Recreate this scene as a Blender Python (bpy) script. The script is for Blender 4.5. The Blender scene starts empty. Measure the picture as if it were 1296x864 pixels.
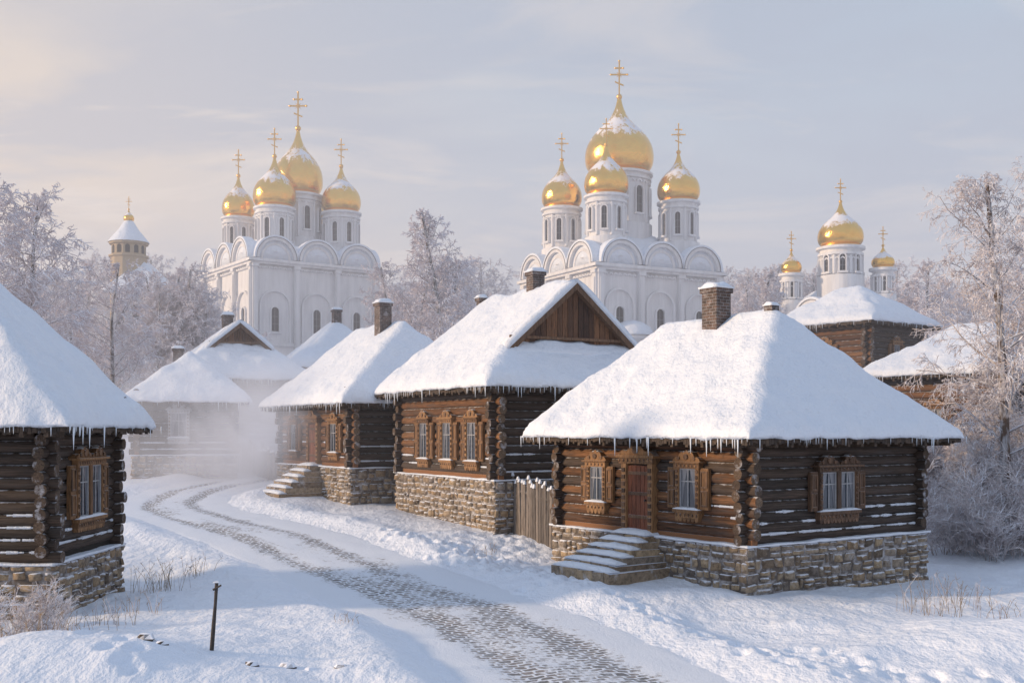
import bpy, math, random
import numpy as np
from mathutils import Vector, Matrix
RND = random.Random(11)
F = 1390.0; HC = 4.2; HY = 545.0
scene = bpy.context.scene

# ------------------------------------------------------------------ noise
def _h(ix, iy, s):
    n = (ix.astype(np.int64)*374761393 + iy.astype(np.int64)*668265263 + s*982451653) & 0x7fffffff
    n = ((n ^ (n >> 13))*1274126177) & 0x7fffffff
    n = (n ^ (n >> 16)) & 0xffff
    return n/65535.0
def vnoise(x, y, s=0):
    x = np.asarray(x, float); y = np.asarray(y, float)
    ix = np.floor(x); iy = np.floor(y)
    fx = x-ix; fy = y-iy
    fx = fx*fx*(3-2*fx); fy = fy*fy*(3-2*fy)
    a = _h(ix, iy, s); b = _h(ix+1, iy, s); c = _h(ix, iy+1, s); d = _h(ix+1, iy+1, s)
    return (a*(1-fx)+b*fx)*(1-fy)+(c*(1-fx)+d*fx)*fy - 0.5
def fbm(x, y, s=0, o=4):
    r = 0; a = 1.0
    for i in range(o):
        r = r + a*vnoise(x*2**i+i*7.3, y*2**i-i*3.1, s+i); a *= 0.5
    return r
def sstep(a, b, x):
    t = np.clip((np.asarray(x, float)-a)/(b-a), 0, 1); return t*t*(3-2*t)

# ------------------------------------------------------------------ materials
def newmat(name):
    m = bpy.data.materials.new(name); m.use_nodes = True
    nt = m.node_tree; b = nt.nodes["Principled BSDF"]
    return m, nt, b
def N(nt, t, ins=None, **kw):
    n = nt.nodes.new(t)
    for k, v in kw.items(): setattr(n, k, v)
    if ins:
        for k, v in ins.items():
            if isinstance(v, bpy.types.NodeSocket): nt.links.new(v, n.inputs[k])
            else: n.inputs[k].default_value = v
    return n
def math_(nt, op, a, b=None, c=None, clamp=False):
    n = nt.nodes.new("ShaderNodeMath"); n.operation = op; n.use_clamp = clamp
    for i, v in enumerate((a, b, c)):
        if v is None: continue
        if isinstance(v, bpy.types.NodeSocket): nt.links.new(v, n.inputs[i])
        else: n.inputs[i].default_value = v
    return n.outputs[0]
def mixc(nt, f, a, b, mode='MIX'):
    n = nt.nodes.new("ShaderNodeMix"); n.data_type = 'RGBA'; n.blend_type = mode
    for i, v in ((0, f), (6, a), (7, b)):
        if isinstance(v, bpy.types.NodeSocket): nt.links.new(v, n.inputs[i])
        else:
            n.inputs[i].default_value = v if i == 0 else (v[0], v[1], v[2], 1)
    return n.outputs[2]
def ramp(nt, f, stops):
    n = nt.nodes.new("ShaderNodeValToRGB")
    e = n.color_ramp.elements
    while len(e) < len(stops): e.new(0.5)
    for i, (p, c) in enumerate(stops):
        e[i].position = p
        e[i].color = (c, c, c, 1) if not hasattr(c, '__len__') else (c[0], c[1], c[2], 1)
    nt.links.new(f, n.inputs[0]); return n.outputs[0]
def noise(nt, vec, scale, detail=4, rough=0.55, dist=0):
    n = N(nt, "ShaderNodeTexNoise", {"Scale": scale, "Detail": detail, "Roughness": rough, "Distortion": dist})
    if vec is not None: nt.links.new(vec, n.inputs["Vector"])
    return n.outputs[0]
def objco(nt): return N(nt, "ShaderNodeTexCoord").outputs["Object"]
def posn(nt): return N(nt, "ShaderNodeNewGeometry").outputs["Position"]
def mapping(nt, vec, sc): return N(nt, "ShaderNodeMapping", {"Vector": vec, "Scale": sc}).outputs[0]
def attr(nt, name='rnd'): return N(nt, "ShaderNodeAttribute", attribute_name=name).outputs["Fac"]
def bump(nt, b, h, strength, dist=0.02, prev=None):
    n = N(nt, "ShaderNodeBump", {"Strength": strength, "Distance": dist, "Height": h})
    if prev is not None: nt.links.new(prev, n.inputs["Normal"])
    if b is not None: nt.links.new(n.outputs[0], b.inputs["Normal"])
    return n.outputs[0]
SNOWC = (0.83, 0.87, 0.95)
def snowmask(nt, lo, hi, nscale=3.0, namp=0.5):
    g = N(nt, "ShaderNodeNewGeometry")
    s = N(nt, "ShaderNodeSeparateXYZ", {0: g.outputs["Normal"]}).outputs[2]
    no = noise(nt, g.outputs["Position"], nscale, 5, 0.6)
    v = math_(nt, 'ADD', s, math_(nt, 'MULTIPLY', math_(nt, 'SUBTRACT', no, 0.5), namp*2))
    return N(nt, "ShaderNodeMapRange", {0: v, 1: lo, 2: hi}).outputs[0]
def finish(nt, b, col, snow=None, rough=0.8):
    if snow is not None:
        col = mixc(nt, snow, col, SNOWC)
    nt.links.new(col, b.inputs["Base Color"])
    b.inputs["Roughness"].default_value = rough

def m_snow():
    m, nt, b = newmat("snow")
    p = posn(nt)
    n1 = noise(nt, p, 1.2, 5, 0.6); n2 = noise(nt, p, 14, 5, 0.7)
    c = mixc(nt, n1, (0.75, 0.82, 0.93), (0.86, 0.90, 0.96))
    nt.links.new(c, b.inputs["Base Color"]); b.inputs["Roughness"].default_value = 0.6
    b.inputs["Specular IOR Level"].default_value = 0.2
    pr = bump(nt, None, n1, 0.9, 0.25)
    bump(nt, b, n2, 0.7, 0.05, pr)
    return m
def m_ground():
    m, nt, b = newmat("snow_ground")
    p = posn(nt)
    n1 = noise(nt, p, 0.5, 6, 0.6); n2 = noise(nt, p, 7, 6, 0.7); n3 = noise(nt, mapping(nt, p, (1.6, 0.9, 1)), 1.6, 4, 0.6)
    c = mixc(nt, n1, (0.75, 0.82, 0.94), (0.87, 0.91, 0.97))
    nt.links.new(c, b.inputs["Base Color"]); b.inputs["Roughness"].default_value = 0.6
    b.inputs["Specular IOR Level"].default_value = 0.2
    pr = bump(nt, None, n3, 0.7, 0.2)
    bump(nt, b, n2, 0.6, 0.05, pr)
    return m
def m_log():
    m, nt, b = newmat("log_wood")
    uv = N(nt, "ShaderNodeTexCoord").outputs["UV"]
    r = attr(nt)
    comb = N(nt, "ShaderNodeCombineXYZ", {2: math_(nt, 'MULTIPLY', r, 37.0)})
    uvr = N(nt, "ShaderNodeVectorMath", {0: uv, 1: comb.outputs[0]}, operation='ADD').outputs[0]
    g = noise(nt, mapping(nt, uvr, (1.6, 40, 1)), 1.0, 7, 0.7, 0.5)
    g2 = noise(nt, mapping(nt, uvr, (0.6, 4, 1)), 1.3, 5, 0.65)
    base = ramp(nt, r, [(0.0, (0.032, 0.024, 0.020)), (0.3, (0.095, 0.064, 0.047)), (0.5, (0.078, 0.052, 0.037)), (0.6, (0.115, 0.052, 0.025)), (0.8, (0.215, 0.098, 0.042)), (1.0, (0.31, 0.158, 0.072))])  # ramp runs from shaded grey-brown to sunlit orange, light painted into the wood
    c = mixc(nt, 1.0, base, ramp(nt, g, [(0.30, 0.12), (0.48, 0.8), (0.68, 1.5)]), 'MULTIPLY')
    c = mixc(nt, ramp(nt, g2, [(0.46, 0.0), (0.68, 0.8)]), c, (0.085, 0.070, 0.062))
    cr = ramp(nt, noise(nt, mapping(nt, uvr, (0.8, 60, 1)), 1.0, 4, 0.5), [(0.34, 0.08), (0.41, 1.0)])
    c = mixc(nt, 1.0, c, cr, 'MULTIPLY')
    sm = snowmask(nt, 0.80, 1.02, 5.0, 0.42)
    finish(nt, b, c, sm, 0.82)
    bump(nt, b, g, 0.9, 0.04)
    return m
def m_end():
    m, nt, b = newmat("log_end")
    r = attr(nt); p = objco(nt)
    n1 = noise(nt, p, 30, 3)
    c = mixc(nt, r, (0.05, 0.034, 0.026), (0.19, 0.13, 0.085))
    c = mixc(nt, 0.8, c, ramp(nt, n1, [(0.3, 0.2), (0.7, 1.5)]), 'MULTIPLY')
    fr = ramp(nt, noise(nt, p, 3.5, 5, .7), [(0.52, 0.0), (0.68, 0.6)])
    c = mixc(nt, fr, c, (0.6, 0.64, 0.72))
    finish(nt, b, c, snowmask(nt, 0.35, 0.7, 6, 0.9), 0.9)
    return m
def m_wood(name, ca, cb, rough=0.75, sx=(6, 6, 0.8), snow=(0.75, 1.0)):
    m, nt, b = newmat(name)
    p = objco(nt); r = attr(nt)
    g = noise(nt, mapping(nt, p, sx), 4.0, 6, 0.65)
    c = mixc(nt, r, ca, cb)
    c = mixc(nt, 1.0, c, ramp(nt, g, [(0.28, 0.25), (0.5, 0.95), (0.72, 1.4)]), 'MULTIPLY')
    finish(nt, b, c, snowmask(nt, snow[0], snow[1], 4, 0.3) if snow else None, rough)
    bump(nt, b, g, 0.6, 0.02)
    return m
def m_stone():
    m, nt, b = newmat("field_stone")
    p = objco(nt); r = attr(nt)
    c = ramp(nt, r, [(0.0, (0.14, 0.11, 0.085)), (0.25, (0.38, 0.27, 0.165)), (0.45, (0.27, 0.225, 0.18)), (0.7, (0.47, 0.35, 0.22)), (0.88, (0.33, 0.275, 0.225)), (1.0, (0.17, 0.14, 0.12))])
    n1 = noise(nt, p, 7, 7, 0.75)
    c = mixc(nt, 1.0, c, ramp(nt, n1, [(0.3, 0.3), (0.52, 1.0), (0.75, 1.5)]), 'MULTIPLY')
    fr = ramp(nt, noise(nt, p, 2.2, 6, .75), [(0.57, 0.0), (0.70, 0.65)])
    c = mixc(nt, fr, c, (0.60, 0.62, 0.66))
    finish(nt, b, c, snowmask(nt, 0.45, 0.7, 7, 0.5), 0.9)
    bump(nt, b, n1, 0.9, 0.07)
    return m
def m_mortar():
    m, nt, b = newmat("mortar")
    n1 = noise(nt, objco(nt), 3, 6, .7)
    finish(nt, b, mixc(nt, ramp(nt, n1, [(0.46, 0.0), (0.64, 1.0)]), (0.13, 0.11, 0.095), (0.46, 0.45, 0.46)), None, 0.95)
    return m
def m_plaster():
    m, nt, b = newmat("white_plaster")
    p = objco(nt)
    n1 = noise(nt, p, 0.35, 6, 0.65); n2 = noise(nt, mapping(nt, p, (1, 1, 0.12)), 1.4, 5, .65)
    c = mixc(nt, n1, (0.74, 0.74, 0.77), (0.85, 0.84, 0.83))
    c = mixc(nt, 0.6, c, ramp(nt, n2, [(0.35, 0.72), (0.6, 1.0)]), 'MULTIPLY')
    finish(nt, b, c, None, 0.85)
    return m
def m_gold():
    m, nt, b = newmat("gilded_metal")
    p = objco(nt)
    n1 = noise(nt, p, 1.6, 5, 0.6)
    c = mixc(nt, n1, (0.82, 0.40, 0.06), (0.98, 0.64, 0.16))
    g = N(nt, "ShaderNodeNewGeometry")
    nz = N(nt, "ShaderNodeSeparateXYZ", {0: g.outputs["Normal"]}).outputs[2]
    no = noise(nt, mapping(nt, g.outputs["Position"], (1.0, 1.0, 0.45)), 1.3, 7, 0.7)
    v = math_(nt, 'ADD', nz, math_(nt, 'MULTIPLY', math_(nt, 'SUBTRACT', no, 0.5), 1.5))
    s = math_(nt, 'MULTIPLY', N(nt, "ShaderNodeMapRange", {0: v, 1: 0.50, 2: 0.70}).outputs[0], 0.9)
    c = mixc(nt, s, c, SNOWC)
    nt.links.new(c, b.inputs["Base Color"])
    nt.links.new(math_(nt, 'SUBTRACT', 1.0, s), b.inputs["Metallic"])
    nt.links.new(math_(nt, 'ADD', 0.15, math_(nt, 'MULTIPLY', s, 0.5)), b.inputs["Roughness"])
    bump(nt, b, n1, 0.28, 0.3)
    return m
def m_goldp():
    m, nt, b = newmat("gold_cross")
    b.inputs["Base Color"].default_value = (0.80, 0.46, 0.12, 1); b.inputs["Metallic"].default_value = 0.9
    b.inputs["Roughness"].default_value = 0.35
    return m
def m_glass():
    m, nt, b = newmat("window_glass")
    n1 = noise(nt, objco(nt), 1.5, 3)
    c = mixc(nt, n1, (0.015, 0.02, 0.03), (0.07, 0.09, 0.12))
    nt.links.new(c, b.inputs["Base Color"]); b.inputs["Roughness"].default_value = 0.08
    b.inputs["Specular IOR Level"].default_value = 0.8
    bump(nt, b, noise(nt, objco(nt), 3, 2), 0.15, 0.02)
    return m
def m_curtain():
    m, nt, b = newmat("curtain_cloth")
    p = objco(nt)
    n1 = noise(nt, mapping(nt, p, (1, 1, 0.05)), 25, 3)
    finish(nt, b, mixc(nt, n1, (0.06, 0.07, 0.09), (0.26, 0.27, 0.30)), None, 0.3)
    b.inputs["Coat Weight"].default_value = 0.6; b.inputs["Coat Roughness"].default_value = 0.1
    return m
def m_brick():
    m, nt, b = newmat("chimney_brick")
    p = objco(nt); s = N(nt, "ShaderNodeSeparateXYZ", {0: p})
    v = N(nt, "ShaderNodeCombineXYZ", {0: math_(nt, 'ADD', s.outputs[0], s.outputs[1]), 1: s.outputs[2]}).outputs[0]
    br = N(nt, "ShaderNodeTexBrick", {"Vector": v, "Color1": (0.16, 0.105, 0.085, 1), "Color2": (0.10, 0.078, 0.07, 1), "Mortar": (0.24, 0.23, 0.23, 1), "Scale": 1.0, "Mortar Size": 0.010, "Brick Width": 0.26, "Row Height": 0.09})
    n1 = noise(nt, p, 5, 6, .7)
    c = mixc(nt, 1.0, br.outputs[0], ramp(nt, n1, [(0.3, 0.35), (0.7, 1.4)]), 'MULTIPLY')
    fr = ramp(nt, noise(nt, p, 2.5, 5, .7), [(0.56, 0.0), (0.72, 0.5)])
    c = mixc(nt, fr, c, (0.5, 0.5, 0.53))
    finish(nt, b, c, snowmask(nt, 0.6, 0.8, 5, 0.5), 0.9)
    bump(nt, b, br.outputs[1], -0.5, 0.02)
    return m
def m_frost(name, twig, bark, snowy=0.35, shade=0.62):
    m, nt, b = newmat(name)
    r = attr(nt); p = posn(nt)
    n1 = noise(nt, p, 0.8, 4); n2 = noise(nt, mapping(nt, p, (1, 1, 0.4)), 6, 4)
    tw = mixc(nt, ramp(nt, n1, [(0.35, 0.0), (0.65, 1.0)]), tuple(x*shade*k for x, k in zip(twig, (1.04, .96, .98))), twig)
    bk = mixc(nt, ramp(nt, n2, [(0.42, 0.0), (0.58, 1.0)]), bark, (0.42, 0.42, 0.44))
    c = mixc(nt, ramp(nt, r, [(0.15, 0.0), (0.6, 1.0)]), bk, tw)
    finish(nt, b, c, snowmask(nt, snowy, snowy+0.3, 3, 0.4), 0.9)
    return m
def m_cobble():
    m, nt, b = newmat("snowy_cobblestone")
    uv = N(nt, "ShaderNodeTexCoord").outputs["UV"]; p = posn(nt)
    wob = N(nt, "ShaderNodeTexNoise", {"Vector": uv, "Scale": 2.2, "Detail": 4.0})
    vv = N(nt, "ShaderNodeVectorMath", {0: uv, 1: N(nt, "ShaderNodeVectorMath", {0: wob.outputs["Color"], 3: 0.34}, operation='SCALE').outputs[0]}, operation='ADD').outputs[0]
    br = N(nt, "ShaderNodeTexBrick", {"Vector": vv, "Color1": (0.20, 0.165, 0.145, 1), "Color2": (0.075, 0.07, 0.068, 1), "Mortar": (1, 1, 1, 1), "Scale": 1.0, "Mortar Size": 0.036, "Mortar Smooth": 0.8, "Brick Width": 0.27, "Row Height": 0.20, "Bias": 0.1})
    br.offset_frequency = 2
    n1 = noise(nt, p, 2.6, 6, 0.7); n2 = noise(nt, mapping(nt, uv, (1.0, 0.25, 1)), 0.9, 7, 0.72); n3 = noise(nt, p, 13, 6, 0.75)
    st = mixc(nt, 1.0, br.outputs[0], ramp(nt, n3, [(0.25, 0.5), (0.7, 1.7)]), 'MULTIPLY')
    e = attr(nt, 'edge')       # 0 centre .. 1 edge
    k = math_(nt, 'ADD', math_(nt, 'MULTIPLY', br.outputs[1], 0.7), math_(nt, 'MULTIPLY', n1, 1.5))
    k = math_(nt, 'ADD', k, math_(nt, 'MULTIPLY', n2, 2.2))
    k = math_(nt, 'ADD', k, math_(nt, 'MULTIPLY', n3, 1.0))
    k = math_(nt, 'ADD', k, math_(nt, 'MULTIPLY', e, 0.8))
    s = N(nt, "ShaderNodeMapRange", {0: k, 1: 2.16, 2: 2.58}).outputs[0]
    s = math_(nt, 'MAXIMUM', s, 0.13)
    c = mixc(nt, s, st, (0.79, 0.85, 0.94))
    nt.links.new(c, b.inputs["Base Color"]); b.inputs["Roughness"].default_value = 0.6
    bump(nt, b, math_(nt, 'ADD', n3, math_(nt, 'MULTIPLY', s, 0.5)), 0.7, 0.05)
    return m
def m_simple(name, c, rough=0.8, snow=None):
    m, nt, b = newmat(name)
    n1 = noise(nt, objco(nt), 12, 4)
    cc = mixc(nt, n1, tuple(x*0.6 for x in c), tuple(min(1, x*1.3) for x in c))
    finish(nt, b, cc, snowmask(nt, snow[0], snow[1], 4, 0.4) if snow else None, rough)
    return m
def m_ice():
    m, nt, b = newmat("icicle_ice")
    b.inputs["Base Color"].default_value = (0.75, 0.82, 0.9, 1); b.inputs["Roughness"].default_value = 0.15
    return m
SNOW = m_snow(); GROUND = m_ground(); LOG = m_log(); LEND = m_end(); STONE = m_stone(); MORTAR = m_mortar()
PLASTER = m_plaster(); GOLD = m_gold(); GOLDP = m_goldp(); GLASS = m_glass(); CURT = m_curtain(); BRICK = m_brick()
TRIM = m_wood("carved_trim_wood", (0.14, 0.07, 0.030), (0.33, 0.18, 0.082))
TRIMD = m_wood("dark_trim_wood", (0.075, 0.044, 0.028), (0.20, 0.115, 0.068))
BOARD = m_wood("gable_boards", (0.05, 0.024, 0.015), (0.20, 0.095, 0.045), snow=(0.8, 1.0))
DOORM = m_wood("red_door_wood", (0.16, 0.052, 0.025), (0.22, 0.075, 0.036))
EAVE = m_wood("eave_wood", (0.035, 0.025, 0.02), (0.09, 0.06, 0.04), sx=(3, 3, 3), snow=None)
FENCE = m_wood("weathered_fence_wood", (0.085, 0.075, 0.07), (0.22, 0.19, 0.17), snow=(0.8, 1.0))
FROST = m_frost("frosted_twigs", (0.70, 0.66, 0.69), (0.10, 0.085, 0.08))
FROSTN = m_frost("frosted_birch_twigs", (0.76, 0.71, 0.71), (0.12, 0.085, 0.065), 0.25, 0.45)
COB = m_cobble(); ICE = m_ice()
DARK = m_simple("dark_core", (0.02, 0.016, 0.013)); GRASS = m_simple("dry_grass_straw", (0.30, 0.22, 0.14)); ROCK = m_simple("dark_rock", (0.09, 0.075, 0.065), 0.9, (0.3, 0.6))
POSTM = m_simple("old_post_wood", (0.06, 0.05, 0.045), 0.9); LEAD = m_simple("grey_metal_edge", (0.22, 0.22, 0.24), 0.7)
WHITET = m_simple("white_painted_trim", (0.38, 0.39, 0.41)); OCHRE = m_simple("ochre_plaster", (0.46, 0.36, 0.24))

# ------------------------------------------------------------------ mesh builder
class MB:
    def __init__(s): s.v = []; s.f = []; s.m = []; s.r = []; s.uv = []; s.sm = []; s.T = Matrix.Identity(4); s.mats = []
    def mi(s, mat):
        if mat not in s.mats: s.mats.append(mat)
        return s.mats.index(mat)
    def add(s, vs, fs, mat, r=None, smooth=False, uvs=None):
        o = len(s.v); T = s.T; k = s.mi(mat)
        if r is None: r = RND.random()
        for p in vs:
            q = T @ Vector(p); s.v.append((q.x, q.y, q.z))
        for i, f in enumerate(fs):
            s.f.append([o+j for j in f]); s.m.append(k); s.r.append(r); s.sm.append(smooth)
            if uvs: s.uv.extend([uvs[j] for j in f])
            else: s.uv.extend([(0, 0)]*len(f))
    def box(s, x0, x1, y0, y1, z0, z1, mat, r=None, j=0.0):
        vs = [(x, y, z) for z in (z0, z1) for y in (y0, y1) for x in (x0, x1)]
        if j: vs = [(a+RND.uniform(-j, j), b+RND.uniform(-j, j), c+RND.uniform(-j, j)) for a, b, c in vs]
        s.add(vs, [(0, 2, 3, 1), (4, 5, 7, 6), (0, 1, 5, 4), (2, 6, 7, 3), (0, 4, 6, 2), (1, 3, 7, 5)], mat, r)
    def poly(s, pts, y0, y1, mat, r=None):   # pts (x,z) ccw seen from -y
        n = len(pts)
        vs = [(x, y0, z) for x, z in pts]+[(x, y1, z) for x, z in pts]
        fs = [tuple(range(n)), tuple(range(2*n-1, n-1, -1))]+[(i, i+n, (i+1) % n+n, (i+1) % n) for i in range(n)]
        s.add(vs, fs, mat, r)
    def cyl(s, p0, p1, r0, r1, n, mat, r=None, cap=None, seg=1, jit=0.0, smooth=True):
        p0 = Vector(p0); p1 = Vector(p1); d = (p1-p0); L = d.length; d.normalize()
        a = Vector((0, 0, 1)) if abs(d.z) < 0.9 else Vector((1, 0, 0))
        x = d.cross(a).normalized(); y = d.cross(x)
        vs = []; uvs = []
        if r is None: r = RND.random()
        for i in range(seg+1):
            t = i/seg; c = p0.lerp(p1, t); rr = (r0+(r1-r0)*t)*(1+RND.uniform(-jit, jit))
            off = x*RND.uniform(-jit, jit)*r0+y*RND.uniform(-jit, jit)*r0
            for k in range(n+1):
                an = 2*math.pi*k/n
                vs.append(tuple(c+off+x*math.cos(an)*rr+y*math.sin(an)*rr)); uvs.append((t*L+r*9, an*r0))
        fs = [(i*(n+1)+k, i*(n+1)+k+1, (i+1)*(n+1)+k+1, (i+1)*(n+1)+k) for i in range(seg) for k in range(n)]
        s.add(vs, fs, mat, r, smooth, uvs)
        if cap:
            s.add(vs[:n], [tuple(range(n))[::-1]], cap, r); s.add(vs[-n-1:-1], [tuple(range(n))], cap, r)
    def lathe(s, prof, c, n, mat, r=None, smooth=True):
        vs = [(c[0]+q*math.cos(2*math.pi*k/n), c[1]+q*math.sin(2*math.pi*k/n), c[2]+z) for q, z in prof for k in range(n)]
        fs = [(i*n+k, i*n+(k+1) % n, (i+1)*n+(k+1) % n, (i+1)*n+k) for i in range(len(prof)-1) for k in range(n)]
        s.add(vs, fs, mat, r, smooth)
    def sheet(s, us, vs_, top, bot, mat, r=0.5):   # closed slab from height arrays  (nu,nv)
        U, V = np.meshgrid(us, vs_, indexing='ij') if np.ndim(us) == 1 else (us, vs_)
        nu, nv = U.shape
        P = [tuple(q) for q in np.stack([U.ravel(), V.ravel(), top.ravel()], 1)]
        Q = [tuple(q) for q in np.stack([U.ravel(), V.ravel(), bot.ravel()], 1)]
        o = nu*nv; id_ = lambda i, j: i*nv+j
        fs = []
        for i in range(nu-1):
            for j in range(nv-1):
                a, b, c, d = id_(i, j), id_(i+1, j), id_(i+1, j+1), id_(i, j+1)
                fs.append((a, b, c, d)); fs.append((a+o, d+o, c+o, b+o))
        ring = [id_(i, 0) for i in range(nu)]+[id_(nu-1, j) for j in range(1, nv)]+[id_(i, nv-1) for i in range(nu-2, -1, -1)]+[id_(0, j) for j in range(nv-2, 0, -1)]
        for k in range(len(ring)):
            a, b = ring[k], ring[(k+1) % len(ring)]
            fs.append((a, a+o, b+o, b))
        s.add(P+Q, fs, mat, r, True)
    def obj(s, name, parent=None, M=None):
        me = bpy.data.meshes.new(name); me.from_pydata(s.v, [], s.f)
        for m in s.mats: me.materials.append(m)
        me.polygons.foreach_set("material_index", s.m); me.polygons.foreach_set("use_smooth", s.sm)
        a = me.attributes.new("rnd", 'FLOAT', 'FACE'); a.data.foreach_set("value", s.r)
        u = me.uv_layers.new(name="UVMap"); u.data.foreach_set("uv", np.array(s.uv, dtype=np.float32).ravel())
        me.update()
        o = bpy.data.objects.new(name, me); scene.collection.objects.link(o)
        if parent: o.parent = parent
        if M is not None: o.matrix_world = M
        return o
def empty(name, M):
    e = bpy.data.objects.new(name, None); scene.collection.objects.link(e); e.matrix_world = M; e.empty_display_size = 0.5
    return e
def edges(a, b, step, fine=(0.04, 0.1, 0.2, 0.32)):
    n = max(2, int((b-a-0.8)/step))
    mid = list(np.linspace(a+0.45, b-0.45, n))
    return np.array([a]+[a+q for q in fine]+mid+[b-q for q in fine[::-1]]+[b])

# ------------------------------------------------------------------ terrain & road
RP = [(6.0, 6), (3.8, 12), (1.55, 18.3), (-0.7, 24.8), (-3.9, 30.6), (-7.8, 37), (-11.6, 42), (-14.2, 46), (-14.6, 49.6), (-13.8, 52.7), (-12.4, 56.5), (-12, 62), (-13, 70)]
def catmull(P, n):
    P = [np.array(p, float) for p in P]; P = [2*P[0]-P[1]]+P+[2*P[-1]-P[-2]]; out = []
    for i in range(1, len(P)-2):
        for k in range(n):
            t = k/n
            out.append(0.5*((2*P[i])+(-P[i-1]+P[i+1])*t+(2*P[i-1]-5*P[i]+4*P[i+1]-P[i+2])*t*t+(-P[i-1]+3*P[i]-3*P[i+1]+P[i+2])*t**3))
    out.append(P[-2]); return np.array(out)
RC = catmull(RP, 8)
def rdist(x, y):
    best = np.full(np.shape(x), 1e9)
    for a, b in zip(RC[:-1], RC[1:]):
        d = b-a; t = np.clip(((x-a[0])*d[0]+(y-a[1])*d[1])/(d@d), 0, 1)
        best = np.minimum(best, np.hypot(x-a[0]-t*d[0], y-a[1]-t*d[1]))
    return best
RW = 2.2
def gbase(x, y):
    yy = np.asarray(y, float); xs = [-20, 0, 10, 22, 28, 34, 38, 46, 52, 60, 80, 120, 900]; zs = [0, 0, 0, 0, 0.05, 0.38, 0.70, 1.08, 1.65, 2.2, 3.0, 3.4, 3.4]
    g = sum(np.interp(yy+d, xs, zs) for d in (-2, -1, 0, 1, 2))/5
    g = g*(1-0.9*sstep(6.5, 12, x)*(1-sstep(45, 80, yy)))
    g = g-0.15*sstep(-8, -11, x)*(1-sstep(30, 40, yy))
    return g
def height(x, y, detail=True):
    x = np.asarray(x, float); y = np.asarray(y, float)
    d = rdist(x, y); off = sstep(RW-0.5, RW+1.6, d)
    z = gbase(x, y)
    z = z-0.10*(1-off)+0.15*np.exp(-((d-RW-1.0)/0.7)**2)
    z = z+off*(0.34*fbm(x*0.22, y*0.22, 3, 3))
    z = z+off*0.75*np.exp(-((x+8.5)/3.4)**2-((y-18.6)/2.6)**2)
    z = z+off*0.50*np.exp(-((x-10.5)/3.5)**2-((y-20.5)/2.0)**2)
    if detail:
        z = z+off*(0.10*fbm(x*0.8, y*0.8, 9, 4))
        tr = np.exp(-((x+0.3)/3.0)**2)*sstep(26, 30, y)*(1-sstep(36, 41, y))+0.25*np.exp(-((x-4)/3.0)**2)*sstep(17, 20, y)*(1-sstep(24, 28, y))
        z = z+off*tr*0.14*fbm(x*2.4, y*2.4, 21, 3)
    return z
def make_ground():
    def axis(a, f0, f1, b, st):
        L = [f0]; s = st
        while L[-1] > a: s *= 1.12; L.append(L[-1]-s)
        left = L[::-1][:-1]
        mid = list(np.arange(f0, f1, st))
        Rr = [mid[-1]+st]; s = st
        while Rr[-1] < b: s *= 1.06 if Rr[-1] < 80 else 1.2; Rr.append(Rr[-1]+s)
        return np.array(left+mid+Rr)
    xs = axis(-900, -12, 15, 900, 0.085); ys = axis(-60, 15.5, 40, 1500, 0.085)
    X, Y = np.meshgrid(xs, ys, indexing='ij'); Z = height(X, Y)
    fr = random.Random(5)
    paths = [((1.8, 29.3), (-0.8, 27.5), 2), ((1.9, 28.6), (5.2, 18), 1), ((-1.2, 34.5), (1.8, 29.6), 2), ((2.2, 29), (-2.5, 33.5), 2), ((-2.5, 36), (1.0, 30), 2), ((-9.5, 24), (-6, 17), 1), ((4.2, 20), (8.5, 17.5), 1), ((-4.5, 38), (0.5, 31), 2), ((5.2, 21), (6.8, 17), 1)]
    for (a, b, rp) in paths:
        L = math.dist(a, b); n = int(L/0.36)
        for i in range(n):
            for rep in range(rp):
                t = (i+fr.random())/n; px = a[0]+(b[0]-a[0])*t+fr.gauss(0, .2*rp-.05); py = a[1]+(b[1]-a[1])*t+fr.gauss(0, .12*rp)
                i0, i1 = np.searchsorted(xs, (px-.5, px+.5)); j0, j1 = np.searchsorted(ys, (py-.5, py+.5))
                xx = X[i0:i1, j0:j1]-px; yy = Y[i0:i1, j0:j1]-py; q = (xx/.11)**2+(yy/.18)**2
                Z[i0:i1, j0:j1] += -0.09*np.exp(-q)+0.022*np.exp(-((np.sqrt(q)-1.9)/.5)**2)
    nx, ny = X.shape
    V = np.stack([X.ravel(), Y.ravel(), Z.ravel()], 1)
    I = np.arange(nx*ny).reshape(nx, ny)
    Fc = np.stack([I[:-1, :-1].ravel(), I[1:, :-1].ravel(), I[1:, 1:].ravel(), I[:-1, 1:].ravel()], 1)
    me = bpy.data.meshes.new("snowy_ground"); me.from_pydata(V.tolist(), [], Fc.tolist())
    me.polygons.foreach_set("use_smooth", np.ones(len(Fc), bool)); me.materials.append(GROUND)
    o = bpy.data.objects.new("snowy_ground", me); scene.collection.objects.link(o)
make_ground()
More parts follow.
